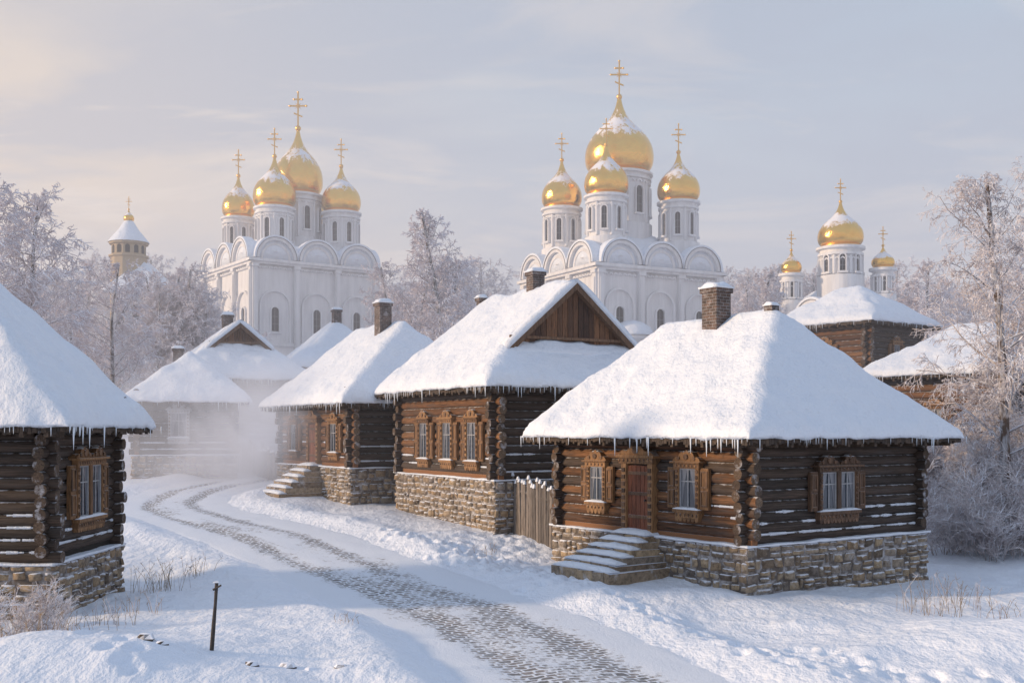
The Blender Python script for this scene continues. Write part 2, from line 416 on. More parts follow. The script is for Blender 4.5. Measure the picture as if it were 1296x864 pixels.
def make_road():
    C = catmull(RP, 30); seg = np.r_[0, np.cumsum(np.hypot(*np.diff(C, axis=0).T))]
    tt = np.gradient(C, axis=0); tt /= np.hypot(tt[:, 0], tt[:, 1])[:, None]; nn = np.stack([tt[:, 1], -tt[:, 0]], 1)
    ws = np.linspace(-1, 1, 33); wd = RW+0.65
    X = C[:, 0][:, None]+nn[:, 0][:, None]*ws*wd; Y = C[:, 1][:, None]+nn[:, 1][:, None]*ws*wd
    rut = -0.03*np.exp(-((np.abs(ws)-0.34)/0.10)**2)
    Z = gbase(X, Y)-0.10+0.045+rut[None, :]-0.16*sstep(0.8, 1.0, np.abs(ws))[None, :]+0.03*fbm(X*1.5, Y*1.5, 5, 4)
    n, k = X.shape; V = np.stack([X.ravel(), Y.ravel(), Z.ravel()], 1); I = np.arange(n*k).reshape(n, k)
    Fc = np.stack([I[:-1, :-1].ravel(), I[:-1, 1:].ravel(), I[1:, 1:].ravel(), I[1:, :-1].ravel()], 1)
    me = bpy.data.meshes.new("cobblestone_road"); me.from_pydata(V.tolist(), [], Fc.tolist())
    uv = np.stack([np.broadcast_to(ws*wd, X.shape).ravel(), np.broadcast_to(seg[:, None], X.shape).ravel()], 1)
    u = me.uv_layers.new(name="UVMap"); li = Fc.ravel(); u.data.foreach_set("uv", uv[li].astype(np.float32).ravel())
    ed = np.broadcast_to(np.clip((np.abs(ws+0.02)-0.36)/0.44, 0, 1.3), X.shape)*1.0
    rutm = np.exp(-((np.abs(ws+0.05)-0.30)/0.15)**2)[None, :]
    far = sstep(24, 38, Y)
    ed = ed + 0.05 - 0.22*rutm*(1-far) + far*(0.45-0.66*rutm) + 0.10*sstep(48, 56, Y)
    a = me.attributes.new("edge", 'FLOAT', 'POINT'); a.data.foreach_set("value", ed.ravel().astype(np.float32))
    me.polygons.foreach_set("use_smooth", np.ones(len(Fc), bool)); me.materials.append(COB)
    o = bpy.data.objects.new("cobblestone_road", me); scene.collection.objects.link(o)
make_road()

# ------------------------------------------------------------------ house pieces
def wallT(face, W, L, s, z):
    if face == 'A': o, x, y = (s, 0, z), (1, 0, 0), (0, 1, 0)
    elif face == 'B': o, x, y = (0, s, z), (0, -1, 0), (1, 0, 0)
    elif face == 'C': o, x, y = (W, s, z), (0, 1, 0), (-1, 0, 0)
    else: o, x, y = (s, L, z), (-1, 0, 0), (0, -1, 0)
    return Matrix(((x[0], y[0], 0, o[0]), (x[1], y[1], 0, o[1]), (x[2], y[2], 1, o[2]), (0, 0, 0, 1)))
def arcpts(cx, cz, r, a0, a1, n): return [(cx+r*math.cos(a0+(a1-a0)*i/n), cz+r*math.sin(a0+(a1-a0)*i/n)) for i in range(n+1)]
def snowlump(mb, x0, x1, y0, y1, z, h, n=7):
    us = np.linspace(x0, x1, n+2); vs = np.linspace(y0, y1, 5)
    U, V = np.meshgrid(us, vs, indexing='ij')
    a = 1-np.abs((U-(x0+x1)/2)/((x1-x0)/2))**4; b = 1-np.abs((V-(y0+y1)/2)/((y1-y0)/2))**3
    T = z+h*(0.25+0.75*np.clip(a*b, 0, 1)**0.6)*(1+0.4*vnoise(U*4+z*7, V*4+x0, 4))
    mb.sheet(us, vs, T, np.full_like(T, z), SNOW)
def window(mb, w, h, trim, double=False, shutters=True, ped='tri', fancy=True):
    ws = [(-w/2, w/2)] if not double else [(-w-0.08, -0.08), (0.08, w+0.08)]
    X0 = ws[0][0]; X1 = ws[-1][1]; D0 = -0.18
    mb.box(X0-0.05, X1+0.05, D0, 0.0, -0.05, h+0.05, DARK)
    for a, b in ws:
        y = D0-0.004
        mb.add([(a, y, 0), (b, y, 0), (b, y, h), (a, y, h)], [(0, 1, 2, 3)], GLASS)
        y -= 0.006; cw = (b-a)*0.27
        mb.add([(a, y, 0.02), (a+cw*0.5, y, 0.02), (a+cw*0.8, y, h*0.5), (a+cw*1.6, y, h), (a, y, h)], [(0, 1, 2, 3, 4)], CURT)
        mb.add([(b, y, 0.02), (b, y, h), (b-cw*1.6, y, h), (b-cw*0.8, y, h*0.5), (b-cw*0.5, y, 0.02)], [(0, 1, 2, 3, 4)], CURT)
        t = 0.035; sash = WHITET
        for (p, q, r_, s_) in ((a, a+t, 0, h), (b-t, b, 0, h), (a+t, b-t, 0, t), (a+t, b-t, h-t, h)):
            mb.box(p, q, D0-0.04, D0-0.012, r_, s_, sash)
        m = (a+b)/2; mb.box(m-0.014, m+0.014, D0-0.035, D0-0.012, t, h-t, sash)
        mb.box(a+t, m-0.014, D0-0.034, D0-0.012, h*0.66, h*0.66+0.028, sash); mb.box(m+0.014, b-t, D0-0.034, D0-0.012, h*0.66, h*0.66+0.028, sash)
    fw = 0.13; y0 = D0-0.085
    mb.box(X0-fw, X0, y0, 0, -0.04, h, trim); mb.box(X1, X1+fw, y0, 0, -0.04, h, trim)
    for xx in (X0-fw/2, X1+fw/2):
        for k in range(7): mb.poly([(xx+0.045*math.cos(a), (k+.5)*h/7+0.06*math.sin(a)) for a in np.linspace(0, 2*math.pi, 7)[:-1]], y0-0.03, y0, TRIMD)
    if double: mb.box(-0.08, 0.08, y0, 0, 0, h, trim)
    mb.box(X0-fw-0.05, X1+fw+0.05, y0-0.06, 0, -0.12, -0.04, trim)          # sill
    mb.box(X0-fw, X1+fw, y0-0.01, 0, -0.26, -0.12, trim)                   # apron
    n = max(4, int((X1-X0+2*fw)/0.14))
    for i in range(n):                                                    # carved scallops
        cx = X0-fw+(X1-X0+2*fw)*(i+0.5)/n; r = (X1-X0+2*fw)/n*0.48
        mb.poly([(cx+r*math.cos(a), -0.26+r*1.5*math.sin(a)) for a in np.linspace(math.pi, 2*math.pi, 7)], y0, -0.1, trim)
    mb.box(X0-fw-0.04, X1+fw+0.04, y0-0.03, 0, h, h+0.14, trim)            # header
    for i in range(n):
        cx = X0-fw+(X1-X0+2*fw)*(i+0.5)/n
        for zz, yy in ((h+0.07, y0-0.03), (-0.19, y0-0.01)): mb.cyl((cx, yy, zz), (cx, yy-0.03, zz), 0.045, 0.025, 8, TRIMD, cap=trim)
    mb.box(X0-fw-0.12, X1+fw+0.12, y0-0.10, 0, h+0.14, h+0.185, trim)
    A, B = X0-fw-0.09, X1+fw+0.09; c = (A+B)/2
    if fancy:
        for (ca, cb) in ([(A, B)] if not double else [(A, c), (c, B)]):
            cc = (ca+cb)/2; hw = (cb-ca)/2; ph = 0.30 if not double else 0.26
            pts = [(ca, h+0.185), (cb, h+0.185)]
            for i in range(1, 20):
                t = i/20; x = cb-(cb-ca)*t
                pts.append((x, h+0.195+ph*(math.sin(math.pi*t)**1.6)*0.8+0.065*abs(math.sin(math.pi*t*5))))
            mb.poly(pts, y0-0.02, -0.05, trim)
            mb.poly([(cc+0.08*math.cos(a), h+0.31+0.08*math.sin(a)) for a in np.linspace(0, 2*math.pi, 9)[:-1]], y0-0.05, y0-0.021, TRIMD)
            for sg in (-1, 1): mb.poly([(cc+sg*hw*.55+0.06*math.cos(a), h+0.27+0.05*math.sin(a)) for a in np.linspace(0, 2*math.pi, 9)[:-1]], y0-0.045, y0-0.021, TRIMD)
            snowlump(mb, cc-hw*.25, cc+hw*.25, y0-0.02, -0.08, h+0.205+ph*.8, 0.035, 4)
    if shutters:
        sw = w*0.5
        for sgn, e in ((-1, X0-fw), (1, X1+fw)):
            a, b = (e-sw-0.02, e-0.02) if sgn < 0 else (e+0.02, e+sw+0.02)
            yb = -0.19; mb.box(a, b, yb-0.04, yb+0.06, -0.02, h+0.02, trim, .3)
            for z0_, z1_ in ((0.06, h*0.45), (h*0.52, h-0.06)):
                for (p, q, r_, s_) in ((a+0.03, a+0.07, z0_, z1_), (b-0.07, b-0.03, z0_, z1_), (a+0.07, b-0.07, z0_, z0_+0.04), (a+0.07, b-0.07, z1_-0.04, z1_)):
                    mb.box(p, q, yb-0.065, yb-0.04, r_, s_, TRIMD)
    snowlump(mb, X0-fw-0.04, X1+fw+0.04, y0-0.055, D0-0.02, -0.038, 0.06)
def door(mb, w, h, trim):
    D0 = -0.2
    mb.box(-w/2, w/2, D0, 0, 0, h, DOORM)
    for i in range(5):
        x = -w/2+w*i/5; mb.box(x+0.008, x+w/5-0.008, D0-0.03, D0, 0.02, h-0.02, DOORM)
    for z in (h*0.2, h*0.55, h*0.86): mb.box(-w/2+0.05, w/2-0.05, D0-0.05, D0-0.03, z, z+0.09, TRIMD)
    mb.cyl((w/2-0.12, D0-0.03, h*0.48), (w/2-0.12, D0-0.10, h*0.48), 0.025, 0.03, 8, POSTM, cap=POSTM)
    for s in (-1, 1):
        a, b = sorted((s*w/2, s*(w/2+0.2))); mb.box(a, b, D0-0.10, 0, -0.02, h+0.05, trim)
        for k in range(9): mb.box(a+0.04, b-0.04, D0-0.13, D0-0.10, 0.1+k*h/9.5, 0.1+k*h/9.5+0.12, TRIMD)
    mb.box(-w/2-0.26, w/2+0.26, D0-0.14, 0, h+0.05, h+0.22, trim)
    mb.box(-w/2-0.34, w/2+0.34, D0-0.2, 0, h+0.22, h+0.28, trim)
    A = w/2+0.32
    mb.poly([(-A, h+0.28), (A, h+0.28), (A*0.72, h+0.42), (A*0.5, h+0.40), (0, h+0.74), (-A*0.5, h+0.40), (-A*0.72, h+0.42)], D0-0.14, -0.05, trim)
    mb.poly([(0.13*math.cos(a), h+0.43+0.1*math.sin(a)) for a in np.linspace(0, 2*math.pi, 11)[:-1]], D0-0.17, D0-0.141, TRIMD)
    for i in range(9):
        cx = -A+2*A*(i+0.5)/9; mb.cyl((cx, D0-0.14, h+0.14), (cx, D0-0.17, h+0.14), 0.05, 0.03, 8, TRIMD, cap=trim)
def stones(mb, T, x0, x1, z0, z1, yf, sh=0.25):
    old = mb.T; mb.T = T; z = z0
    mb.box(x0+0.03, x1-0.03, yf+0.035, 0.05, z0, z1, MORTAR)
    def stone(a, b, c, d):
        pr = RND.uniform(-0.015, 0.05); n = 5; vs = []
        j = lambda q: RND.uniform(-q, q)
        q_ = 0.2*min(b-a, d-c)
        C = [(a+abs(j(q_)), c+abs(j(q_))), (b-abs(j(q_)), c+abs(j(q_))), (b-abs(j(q_)), d-abs(j(q_))), (a+abs(j(q_)), d-abs(j(q_)))]
        tx, tz = j(0.06), j(0.06); p5 = (0, .1, .5, .9, 1)
        for i in range(n):
            for k in range(n):
                u, v = p5[i], p5[k]
                uu = (C[0][0]*(1-u)+C[1][0]*u)*(1-v)+(C[3][0]*(1-u)+C[2][0]*u)*v
                vv = (C[0][1]*(1-u)+C[1][1]*u)*(1-v)+(C[3][1]*(1-u)+C[2][1]*u)*v
                e = (i in (0, n-1)) + (k in (0, n-1))
                if e == 2: uu += 0.03*(1 if i == 0 else -1); vv += 0.03*(1 if k == 0 else -1)
                yy = yf-pr+tx*(u-.5)+tz*(v-.5)+j(0.010)+(0 if e == 0 else 0.05+pr)
                vs.append((uu, yy, vv))
        fs = [(i*n+k, (i+1)*n+k, (i+1)*n+k+1, i*n+k+1) for i in range(n-1) for k in range(n-1)]
        mb.add(vs, fs, STONE, RND.random(), True)
    while z < z1-0.04:
        hh = min(RND.uniform(0.7, 1.6)*sh, z1-z)
        if z1-z-hh < 0.12: hh = z1-z
        x = x0
        while x < x1-0.02:
            w = min(RND.uniform(0.7, 2.3)*sh, x1-x)
            if x1-x-w < 0.12: w = x1-x
            g = 0.008
            if hh > 0.26 and RND.random() < .5:
                m = z+hh*RND.uniform(.4, .6); stone(x+g, x+w-g, z+g, m-g); stone(x+g, x+w-g, m+g, z+hh-g)
            else:
                dz = RND.uniform(-.03, .03) if z > z0 and z+hh < z1-.05 else 0
                stone(x+g, x+w-g, z+g+dz, z+hh-g+dz)
            x += w
        z += hh
    mb.T = old
def chimney(e, u, v, z0, z1, w=0.62, cap=True):
    mb = MB()
    mb.box(u-w/2, u+w/2, v-w/2, v+w/2, z0, z1-0.14, BRICK); mb.box(u-w/2-0.05, u+w/2+0.05, v-w/2-0.05, v+w/2+0.05, z1-0.14, z1, BRICK)
    snowlump(mb, u-w/2-0.08, u+w/2+0.08, v-w/2-0.08, v+w/2+0.08, z1+0.002, 0.08+.2*w)
    mb.obj("chimney", e)
def log_house(name, cx, cy, th, W, L, zg, zf, ze, zr, ov, vr0, vr1, vg=None, sides='AB', wins=(), doors=(), chim=(), d=0.29, snow_th=0.26, steps=(), seg=5, sunlit_b=True, icl=True, fmat='stone'):
    M = Matrix.Translation((cx, cy, 0)) @ Matrix.Rotation(math.radians(th), 4, 'Z')
    e = empty(name, M)
    u0, u1, v0, v1 = -ov, W+ov, -ov, L+ov
    rise = zr-ze; sx = rise/((u1-u0)/2); sf = rise/(vr0-v0) if vg is None else sx; sb = rise/(v1-vr1)
    # walls
    ztop = ze+ov*min(sx, sf, sb)-0.12
    mb = MB(); sn = MB(); nrow = int(round((ztop-zf)/d)); dd = (ztop-zf)/nrow; r = dd*0.515
    ext = 0.34
    for i in range(nrow):
        za = zf+dd*(i+0.5); zb = zf+dd*(i+1.0)
        for vv in (0, L):
            k = 0.05+0.42*RND.random() if vv == 0 else 0.3  # front wall logs take the greyer tones, its shade put into the colour
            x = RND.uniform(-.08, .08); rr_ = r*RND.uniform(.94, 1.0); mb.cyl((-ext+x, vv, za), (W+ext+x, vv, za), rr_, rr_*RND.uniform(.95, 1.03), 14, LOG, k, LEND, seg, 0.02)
        for uu in (0, W):
            k = (0.58+0.42*RND.random()) if (uu == 0 and sunlit_b) else 0.1+0.35*RND.random()  # sunlight painted in: left wall logs warmer, opposite wall greyer
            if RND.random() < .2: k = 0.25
            zz = zb if i < nrow-1 else zb-dd*0.25
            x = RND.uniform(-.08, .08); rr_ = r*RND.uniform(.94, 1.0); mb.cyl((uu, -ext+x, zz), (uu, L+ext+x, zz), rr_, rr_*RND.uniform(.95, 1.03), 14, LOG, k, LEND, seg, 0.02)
        # snow caught on the lower logs
        for (f, ln, zz) in (('A', W, za), ('B', L, zb), ('C', L, zb)):
            pr = (0.95, 0.75, 0.5, 0.25, 0.1)[i] if i < 5 else 0.0
            if f == 'B': pr *= 0.45
            sn.T = wallT(f, W, L, 0, 0); x = 0.1
            while x < ln-0.2:
                l_ = RND.uniform(0.3, 1.6)
                if RND.random() < pr:
                    q0, q1 = x, min(x+l_, ln-0.1)
                    if f == 'B': q0, q1 = -q1, -q0
                    n_ = 5
                    for s_ in range(n_):
                        a_ = q0+(q1-q0)*s_/n_; b_ = q0+(q1-q0)*(s_+1)/n_; rad = 0.045*(0.5+0.5*math.sin(math.pi*(s_+.7)/(n_+.4)))*RND.uniform(.7, 1.2)
                        sn.cyl((a_, -r*0.62, zz+r*0.80), (b_, -r*0.62, zz+r*0.80), rad, rad*.85, 7, SNOW, .5, SNOW)
                x += l_+RND.uniform(0.0, 0.3)
    mb.box(-0.04, W+0.04, -0.04, L+0.04, zf-0.1, ztop, DARK)
    mb.box(-0.1, 0.1, -ext*0.8, L+ext*0.8, zf-0.02, zf+dd*0.55, LOG, 0.8); mb.obj("log_walls", e)
    if sn.f: sn.obj("snow_on_logs", e)
    # foundation
    mb = MB(); fo = 0.26
    mb.box(-fo+0.1, W+fo-0.1, -fo+0.1, L+fo-0.1, zg-0.8, zf-0.03, MORTAR)
    for s in 'ABC':
        if s not in sides: continue
        ln = W if s in 'AD' else L
        if s == 'B': stones(mb, wallT(s, W, L, 0, 0), -L-fo, fo, zg-0.5, zf-0.02, -fo)
        else: stones(mb, wallT(s, W, L, 0, 0), -fo, ln+fo, zg-0.5, zf-0.02, -fo)
    mb.obj("stone_foundation", e)
    mb = MB()
    us = edges(-fo-0.05, W+fo+0.05, 0.25, (0.03, 0.1)); vs = edges(-fo-0.05, L+fo+0.05, 0.25, (0.03, 0.1))
    U, V = np.meshgrid(us, vs, indexing='ij'); mb.sheet(us, vs, zf+0.03+0.05*fbm(U*1.5, V*1.5, 3, 3), np.full(U.shape, zf-0.02)-0.03*np.abs(fbm(U*3, V*3, 8, 2)), SNOW)
    mb.obj("ledge_snow", e)
    # roof
    def hf(U, V, k=None):
        a = (U-u0)*sx; b = (u1-U)*sx; c = (V-v0)*sf; g = (v1-V)*sb
        if vg is not None: c = np.where(V >= vg-1e-6, 99, c)
        if k: return ze-np.log(np.exp(-k*a)+np.exp(-k*b)+np.exp(-k*c)+np.exp(-k*g))/k
        return ze+np.minimum(np.minimum(a, b), np.minimum(c, g))
    def vax(inset=0.0):
        a = edges(v0+inset, v1-inset, 0.15)
        if vg is not None: a = np.sort(np.r_[a[(a < vg-0.03) | (a > vg+0.03)], vg-0.012, vg])
        return a
    us = edges(u0, u1, 0.15); vs = vax(); U, V = np.meshgrid(us, vs, indexing='ij')
    ed = np.minimum(np.minimum(U-u0, u1-U), np.minimum(V-v0, v1-V))
    rd = np.clip(ed/0.22, 0, 1); prof = 0.42+0.58*np.sqrt(1-(1-rd)**2)
    sd = int(cx*10) % 97
    bot = hf(U, V)
    nz = 0.15*fbm(U*0.5, V*0.5, sd, 3)+0.07*fbm(U*1.8, V*1.8, sd+5, 3)
    top = np.maximum(hf(U, V, 9.0)+snow_th*prof*(1+0.5*vnoise(U*1.7, V*1.7, sd))+nz*rd, bot+0.03)
    jx = 0.12*fbm(U*1.3, V*1.3, sd+9, 4)*(1-rd); dn = 0.12*np.abs(fbm(U*1.9, V*1.9, sd+2, 3))*(1-rd)
    cu = (u0+u1)/2; cv = (v0+v1)/2
    mb = MB(); mb.sheet(U+jx*np.sign(U-cu), V+jx*np.sign(V-cv), top-dn, bot-dn*1.0-0.0, SNOW)
    if vg is not None:
        zgab = ze+sf*(vg-v0); hw = (zr-zgab)/sx
        for s in (-1, 1):
            for (ya, yb, za, zb_, mt) in ((vg-0.42, vg+0.15, 0.0, snow_th+0.02, SNOW), (vg-0.36, vg, -0.26, -0.002, TRIMD)):
                n = 9; vs_ = []
                for i in range(n):
                    t = i/(n-1); x = cu+s*(hw+0.16)*(1-t); z = zr-abs(x-cu)*sx
                    if mt is SNOW: w_ = 0.03*math.sin(i*1.7+sd); z1_ = zb_+w_-(0.10 if i == n-1 else 0)
                    else: w_ = 0; z1_ = zb_
                    vs_ += [(x, ya, z+za), (x, ya+(0.06 if mt is SNOW else 0), z+z1_), (x, yb, z+z1_), (x, yb, z+za)]
                fs = []
                for i in range(n-1):
                    for k in range(4):
                        q = (i*4+k, i*4+(k+1) % 4, (i+1)*4+(k+1) % 4, (i+1)*4+k); fs.append(q if s > 0 else q[::-1])
                fs += [(0, 1, 2, 3), (4*n-4, 4*n-1, 4*n-2, 4*n-3)]
                mb.add(vs_, fs, mt, 0.6, mt is SNOW)
    mb.obj("roof_snow", e)
    if vg is not None:
        mb = MB(); nb = 24
        for i in range(nb):
            xa = cu-hw+2*hw*i/nb; xb = xa+2*hw/nb-0.02
            za = zr-abs(xa-cu)*sx-0.03; zb_ = zr-abs(xb-cu)*sx-0.03; o_ = RND.uniform(0, .025)
            mb.poly([(xa, zgab-0.1), (xb, zgab-0.1), (xb, max(zb_, zgab)), (xa, max(za, zgab))], vg-0.10-o_, vg-0.015, BOARD)
        mb.box(cu-hw*0.98, cu+hw*0.98, vg-0.19, vg-0.13, zgab+0.30, zgab+0.40, TRIMD)
        # snow blown onto the foot of the gable
        us_ = np.linspace(cu-hw*.95, cu+hw*.95, 24); vs2 = np.linspace(vg-0.5, vg-0.11, 5); U_, V_ = np.meshgrid(us_, vs2, indexing='ij')
        b_ = ze+sf*(V_-v0)+0.1; mb.sheet(us_, vs2, b_+0.18+0.35*np.clip(0.25+fbm(U_*1.3, V_*0.5, sd, 3), 0, 1)*((V_-vg+0.5)/0.39)*(1-((U_-cu)/hw)**2), b_, SNOW)
        mb.obj("gable_boards", e)
    mb = MB(); i_ = 0.07; us = np.linspace(u0+i_, u1-i_, 24); vs = vax(i_); U, V = np.meshgrid(us, vs, indexing='ij')
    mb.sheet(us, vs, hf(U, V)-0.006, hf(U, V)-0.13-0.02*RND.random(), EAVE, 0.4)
    for (a0, a1, fx) in ((u0, u1, 'u'), (v0, v1, 'v')):        # rafter tails
        n = int((a1-a0)/0.55)
        for i in range(1, n):
            t = a0+(a1-a0)*i/n
            if fx == 'u':
                mb.box(t-0.05, t+0.05, v0+0.1, 0.1, ze-0.24, ze-0.10, EAVE, 0.8)
            else:
                mb.box(u0+0.1, 0.1, t-0.05, t+0.05, ze-0.24, ze-0.10, EAVE, 0.8)
    # ragged thatch / board ends under the snow
    for fx, a0, a1 in (('u', u0+.1, u1-.1), ('v', v0+.1, v1-.1), ('w', v0+.1, v1-.1)):
        t = a0
        while t < a1:
            w_ = RND.uniform(.05, .12); h_ = RND.uniform(.10, .2)
            if fx == 'u': mb.box(t, t+w_, v0+.06, v0+.12, ze-h_, ze+.02, EAVE)
            elif fx == 'v': mb.box(u0+.06, u0+.12, t, t+w_, ze-h_, ze+.02, EAVE)
            else: mb.box(u1-.12, u1-.06, t, t+w_, ze-h_, ze+.02, EAVE)
            t += w_+.01
    mb.obj("roof_boards", e)
    if icl:
        mb = MB()
        for fx, a0, a1 in (('u', u0, u1), ('v', v0, v1), ('w', v0, v1)):
            t = a0
            while t < a1-.1:
                cl = vnoise(t*0.7, 3, sd+ord(fx)) > -0.05
                t += RND.uniform(0.05, 0.25) if cl else RND.uniform(0.4, 1.2)
                ln = RND.uniform(0.05, 0.22) if RND.random() < 0.75 else RND.uniform(0.22, 0.5)
                rr = 0.009+ln*0.045
                p = (t, v0+0.03) if fx == 'u' else ((u0+0.03, t) if fx == 'v' else (u1-0.03, t))
                mb.cyl((p[0], p[1], ze+0.02), (p[0], p[1], ze-0.03-ln), rr, 0.003, 6, ICE)
        mb.obj("icicles", e)
    for i, w in enumerate(wins):
        mb = MB(); mb.T = wallT(w['f'], W, L, w['s'], w['z']); window(mb, w['w'], w['h'], w.get('t', TRIM), w.get('dbl', False), w.get('sh', True)); mb.obj("window", e)
    for s in doors:
        mb = MB(); mb.T = wallT(s['f'], W, L, s['s'], s['z']); door(mb, s['w'], s['h'], TRIM); mb.obj("door", e)
    for s in steps:
        mb = MB(); mb.T = wallT(s['f'], W, L, s['s'], 0); n = s['n']; zt = s['z']; rise_ = (zt-s['zb'])/n; tr = s['tr']; w = s['w']
        for i in range(n):
            z1_ = zt-i*rise_; ya = -0.2-s.get('land', 0.5)-tr*(i); yb = -0.2
            ww = w/2+0.10*i
            x = -ww
            while x < ww-0.01:
                q = min(RND.uniform(0.35, 0.8), ww-x); q = ww-x if ww-x-q < 0.2 else q
                mb.box(x+0.01, x+q-0.01, ya, yb, z1_-rise_-0.3, z1_, STONE, None, 0.022); x += q
            snowlump(mb, -ww+0.03, ww-0.03, ya+0.03, ya+tr+(s.get('land', 0.5) if i == 0 else 0)+.05, z1_+0.012, 0.13)
        mb.obj("stone_steps", e)
    for c in chim: chimney(e, *c)
    return e

# right foreground house
log_house("log_house", 5.94, 27.8, 35, 7.0, 7.6, 0.0, 1.3, 4.02, 7.5, 0.95, 2.1, 6.7,
    wins=[dict(f='B', s=1.89, z=2.15, w=0.62, h=1.05), dict(f='B', s=5.7, z=2.15, w=0.58, h=1.0), dict(f='A', s=3.3, z=2.1, w=0.60, h=1.0, dbl=True, t=TRIMD)],
    doors=[dict(f='B', s=3.85, z=1.38, w=0.9, h=1.85)], steps=[dict(f='B', s=3.85, n=6, z=1.32, zb=0.3, tr=0.34, w=1.5, land=0.45)],
    chim=[(3.1, 4.1, 6.6, 8.45, 0.60), (3.5, 2.3, 7.2, 7.80, 0.2)])
# middle house with gable
log_house("log_house", -0.5, 38.0, 29, 7.0, 8.2, 0.7, 2.5, 5.72, 9.6, 0.95, 1.0, 7.2, vg=0.75, d=0.30,
    wins=[dict(f='B', s=s, z=3.15, w=0.72, h=1.35) for s in (1.55, 3.6, 5.7)]+[dict(f='A', s=3.4, z=3.3, w=0.8, h=1.2, t=TRIMD)],
    chim=[(3.5, 3.4, 8.6, 10.35, 0.52), (3.2, 7.4, 8.6, 9.75, 0.3)])
# third
log_house("log_house", -6.65, 46.0, 32, 6.2, 8.2, 1.06, 2.65, 5.35, 8.95, 0.9, 1.5, 6.6, d=0.30,
    wins=[dict(f='B', s=1.6, z=3.3, w=0.7, h=1.2), dict(f='B', s=6.3, z=3.3, w=0.7, h=1.2)], doors=[dict(f='B', s=3.9, z=2.7, w=0.9, h=1.8)],
    steps=[dict(f='B', s=3.9, n=6, z=2.65, zb=1.25, tr=0.32, w=1.6)], chim=[(2.6, 2.6, 7.9, 9.95, 0.58)])
# left foreground house (road side wall = C)
log_house("log_house", -17.75, 25.3, 0, 7.0, 4.1, -0.2, 1.15, 4.3, 8.9, 0.9, 1.8, 2.3, sides='AC', d=0.29,
    wins=[dict(f='C', s=2.1, z=2.1, w=0.66, h=1.25, dbl=True)], sunlit_b=False)
# houses further along the street
log_house("log_house", -18.6, 54.5, 12, 4.6, 5.5, 2.1, 3.0, 5.65, 8.2, 0.85, 2.4, 3.6, d=0.32, sides='AB',
    wins=[dict(f='A', s=2.0, z=3.9, w=0.75, h=1.2, t=WHITET, sh=False)], chim=[(1.6, 4.2, 7.2, 8.6, 0.5)], seg=2)
log_house("log_house", -18.3, 62.0, 24, 6.2, 7.0, 2.3, 3.4, 7.15, 10.5, 0.95, 1.0, 6.0, vg=1.3, d=0.32, sides='AB', chim=[(3.0, 4.8, 9.6, 11.3, 0.6)], seg=2, snow_th=0.3, sunlit_b=False)
log_house("log_house", -12.6, 68.0, 28, 5.0, 5.0, 2.6, 4.4, 8.1, 11.2, 0.8, 2.0, 3.2, d=0.32, sides='AB', chim=[(2.5, 2.0, 10.4, 12.0, 0.5)], seg=2, sunlit_b=False)
# right: two-storey timber house and the one behind the birch
log_house("timber_house", 19.4, 60.0, 38, 5.0, 5.4, 2.3, 3.0, 10.15, 12.4, 0.95, 2.2, 3.4, d=0.32, sides='AB',
    wins=[dict(f='B', s=2.6, z=7.9, w=0.7, h=1.1), dict(f='A', s=2.5, z=7.9, w=0.6, h=1.1)], seg=2)
log_house("log_house", 21.4, 48.0, 40, 7.0, 6.0, 1.2, 2.6, 6.75, 9.2, 0.95, 2.2, 4.0, d=0.32, sides='AB', wins=[dict(f='B', s=3.0, z=4.0, w=0.7, h=1.2)], seg=2)

# ------------------------------------------------------------------ churches
PROF = [(.76, 0), (.89, .04), (.97, .10), (1.0, .18), (.995, .26), (.96, .34), (.88, .42), (.76, .50), (.61, .57), (.45, .635), (.32, .70), (.215, .77), (.135, .85), (.085, .92), (.05, 1.0)]
def dome(mb, c, R, z0, zt):
    pr = np.array(PROF); t = np.linspace(0, len(pr)-1, 43)
    rr = np.interp(t, range(len(pr)), pr[:, 0]); zz = np.interp(t, range(len(pr)), pr[:, 1])
    for _ in range(2): rr[1:-1] = (rr[:-2]+2*rr[1:-1]+rr[2:])/4; zz[1:-1] = (zz[:-2]+2*zz[1:-1]+zz[2:])/4
    mb.lathe([(a*R, z0+b*(zt-z0)) for a, b in zip(rr, zz)], (c[0], c[1], 0), 48, GOLD)
def cross(mb, c, z0, z1, th):
    old = mb.T; mb.T = Matrix.Translation((c[0], c[1], 0)) @ Matrix.Rotation(-th, 4, 'Z')
    H = z1-z0; t = H*0.019; q = H*0.085
    prof = [(0.02*q, z0-q*1.1), (q*.7, z0-q*.7), (q, z0), (q*.7, z0+q*.7), (0.02*q, z0+q*1.0)]
    mb.lathe(prof, (0, 0, 0), 14, GOLDP)
    mb.box(-t, t, -t, t, z0, z1, GOLDP)
    for zz, w in ((0.80, 0.11), (0.62, 0.23)):
        mb.box(-w*H, w*H, -t*.9, t*.9, z0+zz*H-t, z0+zz*H+t, GOLDP)
        for s in (-1, 1): mb.lathe([(0.001, -t*1.9), (t*1.9, 0), (0.001, t*1.9)], (s*w*H, 0, z0+zz*H), 8, GOLDP)
    mb.lathe([(0.001, -t*1.9), (t*1.9, 0), (0.001, t*1.9)], (0, 0, z1), 8, GOLDP)
    w = 0.12*H; zc = z0+0.38*H
    mb.poly([(-w, zc+0.04*H-t), (w, zc-0.06*H-t), (w, zc-0.06*H+t), (-w, zc+0.04*H+t)], -t*.8, t*.8, GOLDP)
    for a in range(4):
        an = math.pi/4+a*math.pi/2; r = 0.10*H
        mb.cyl((0, 0, z0+0.62*H), (r*math.cos(an), 0, z0+0.62*H+r*math.sin(an)), t*.6, t*.3, 5, GOLDP)
    mb.T = old
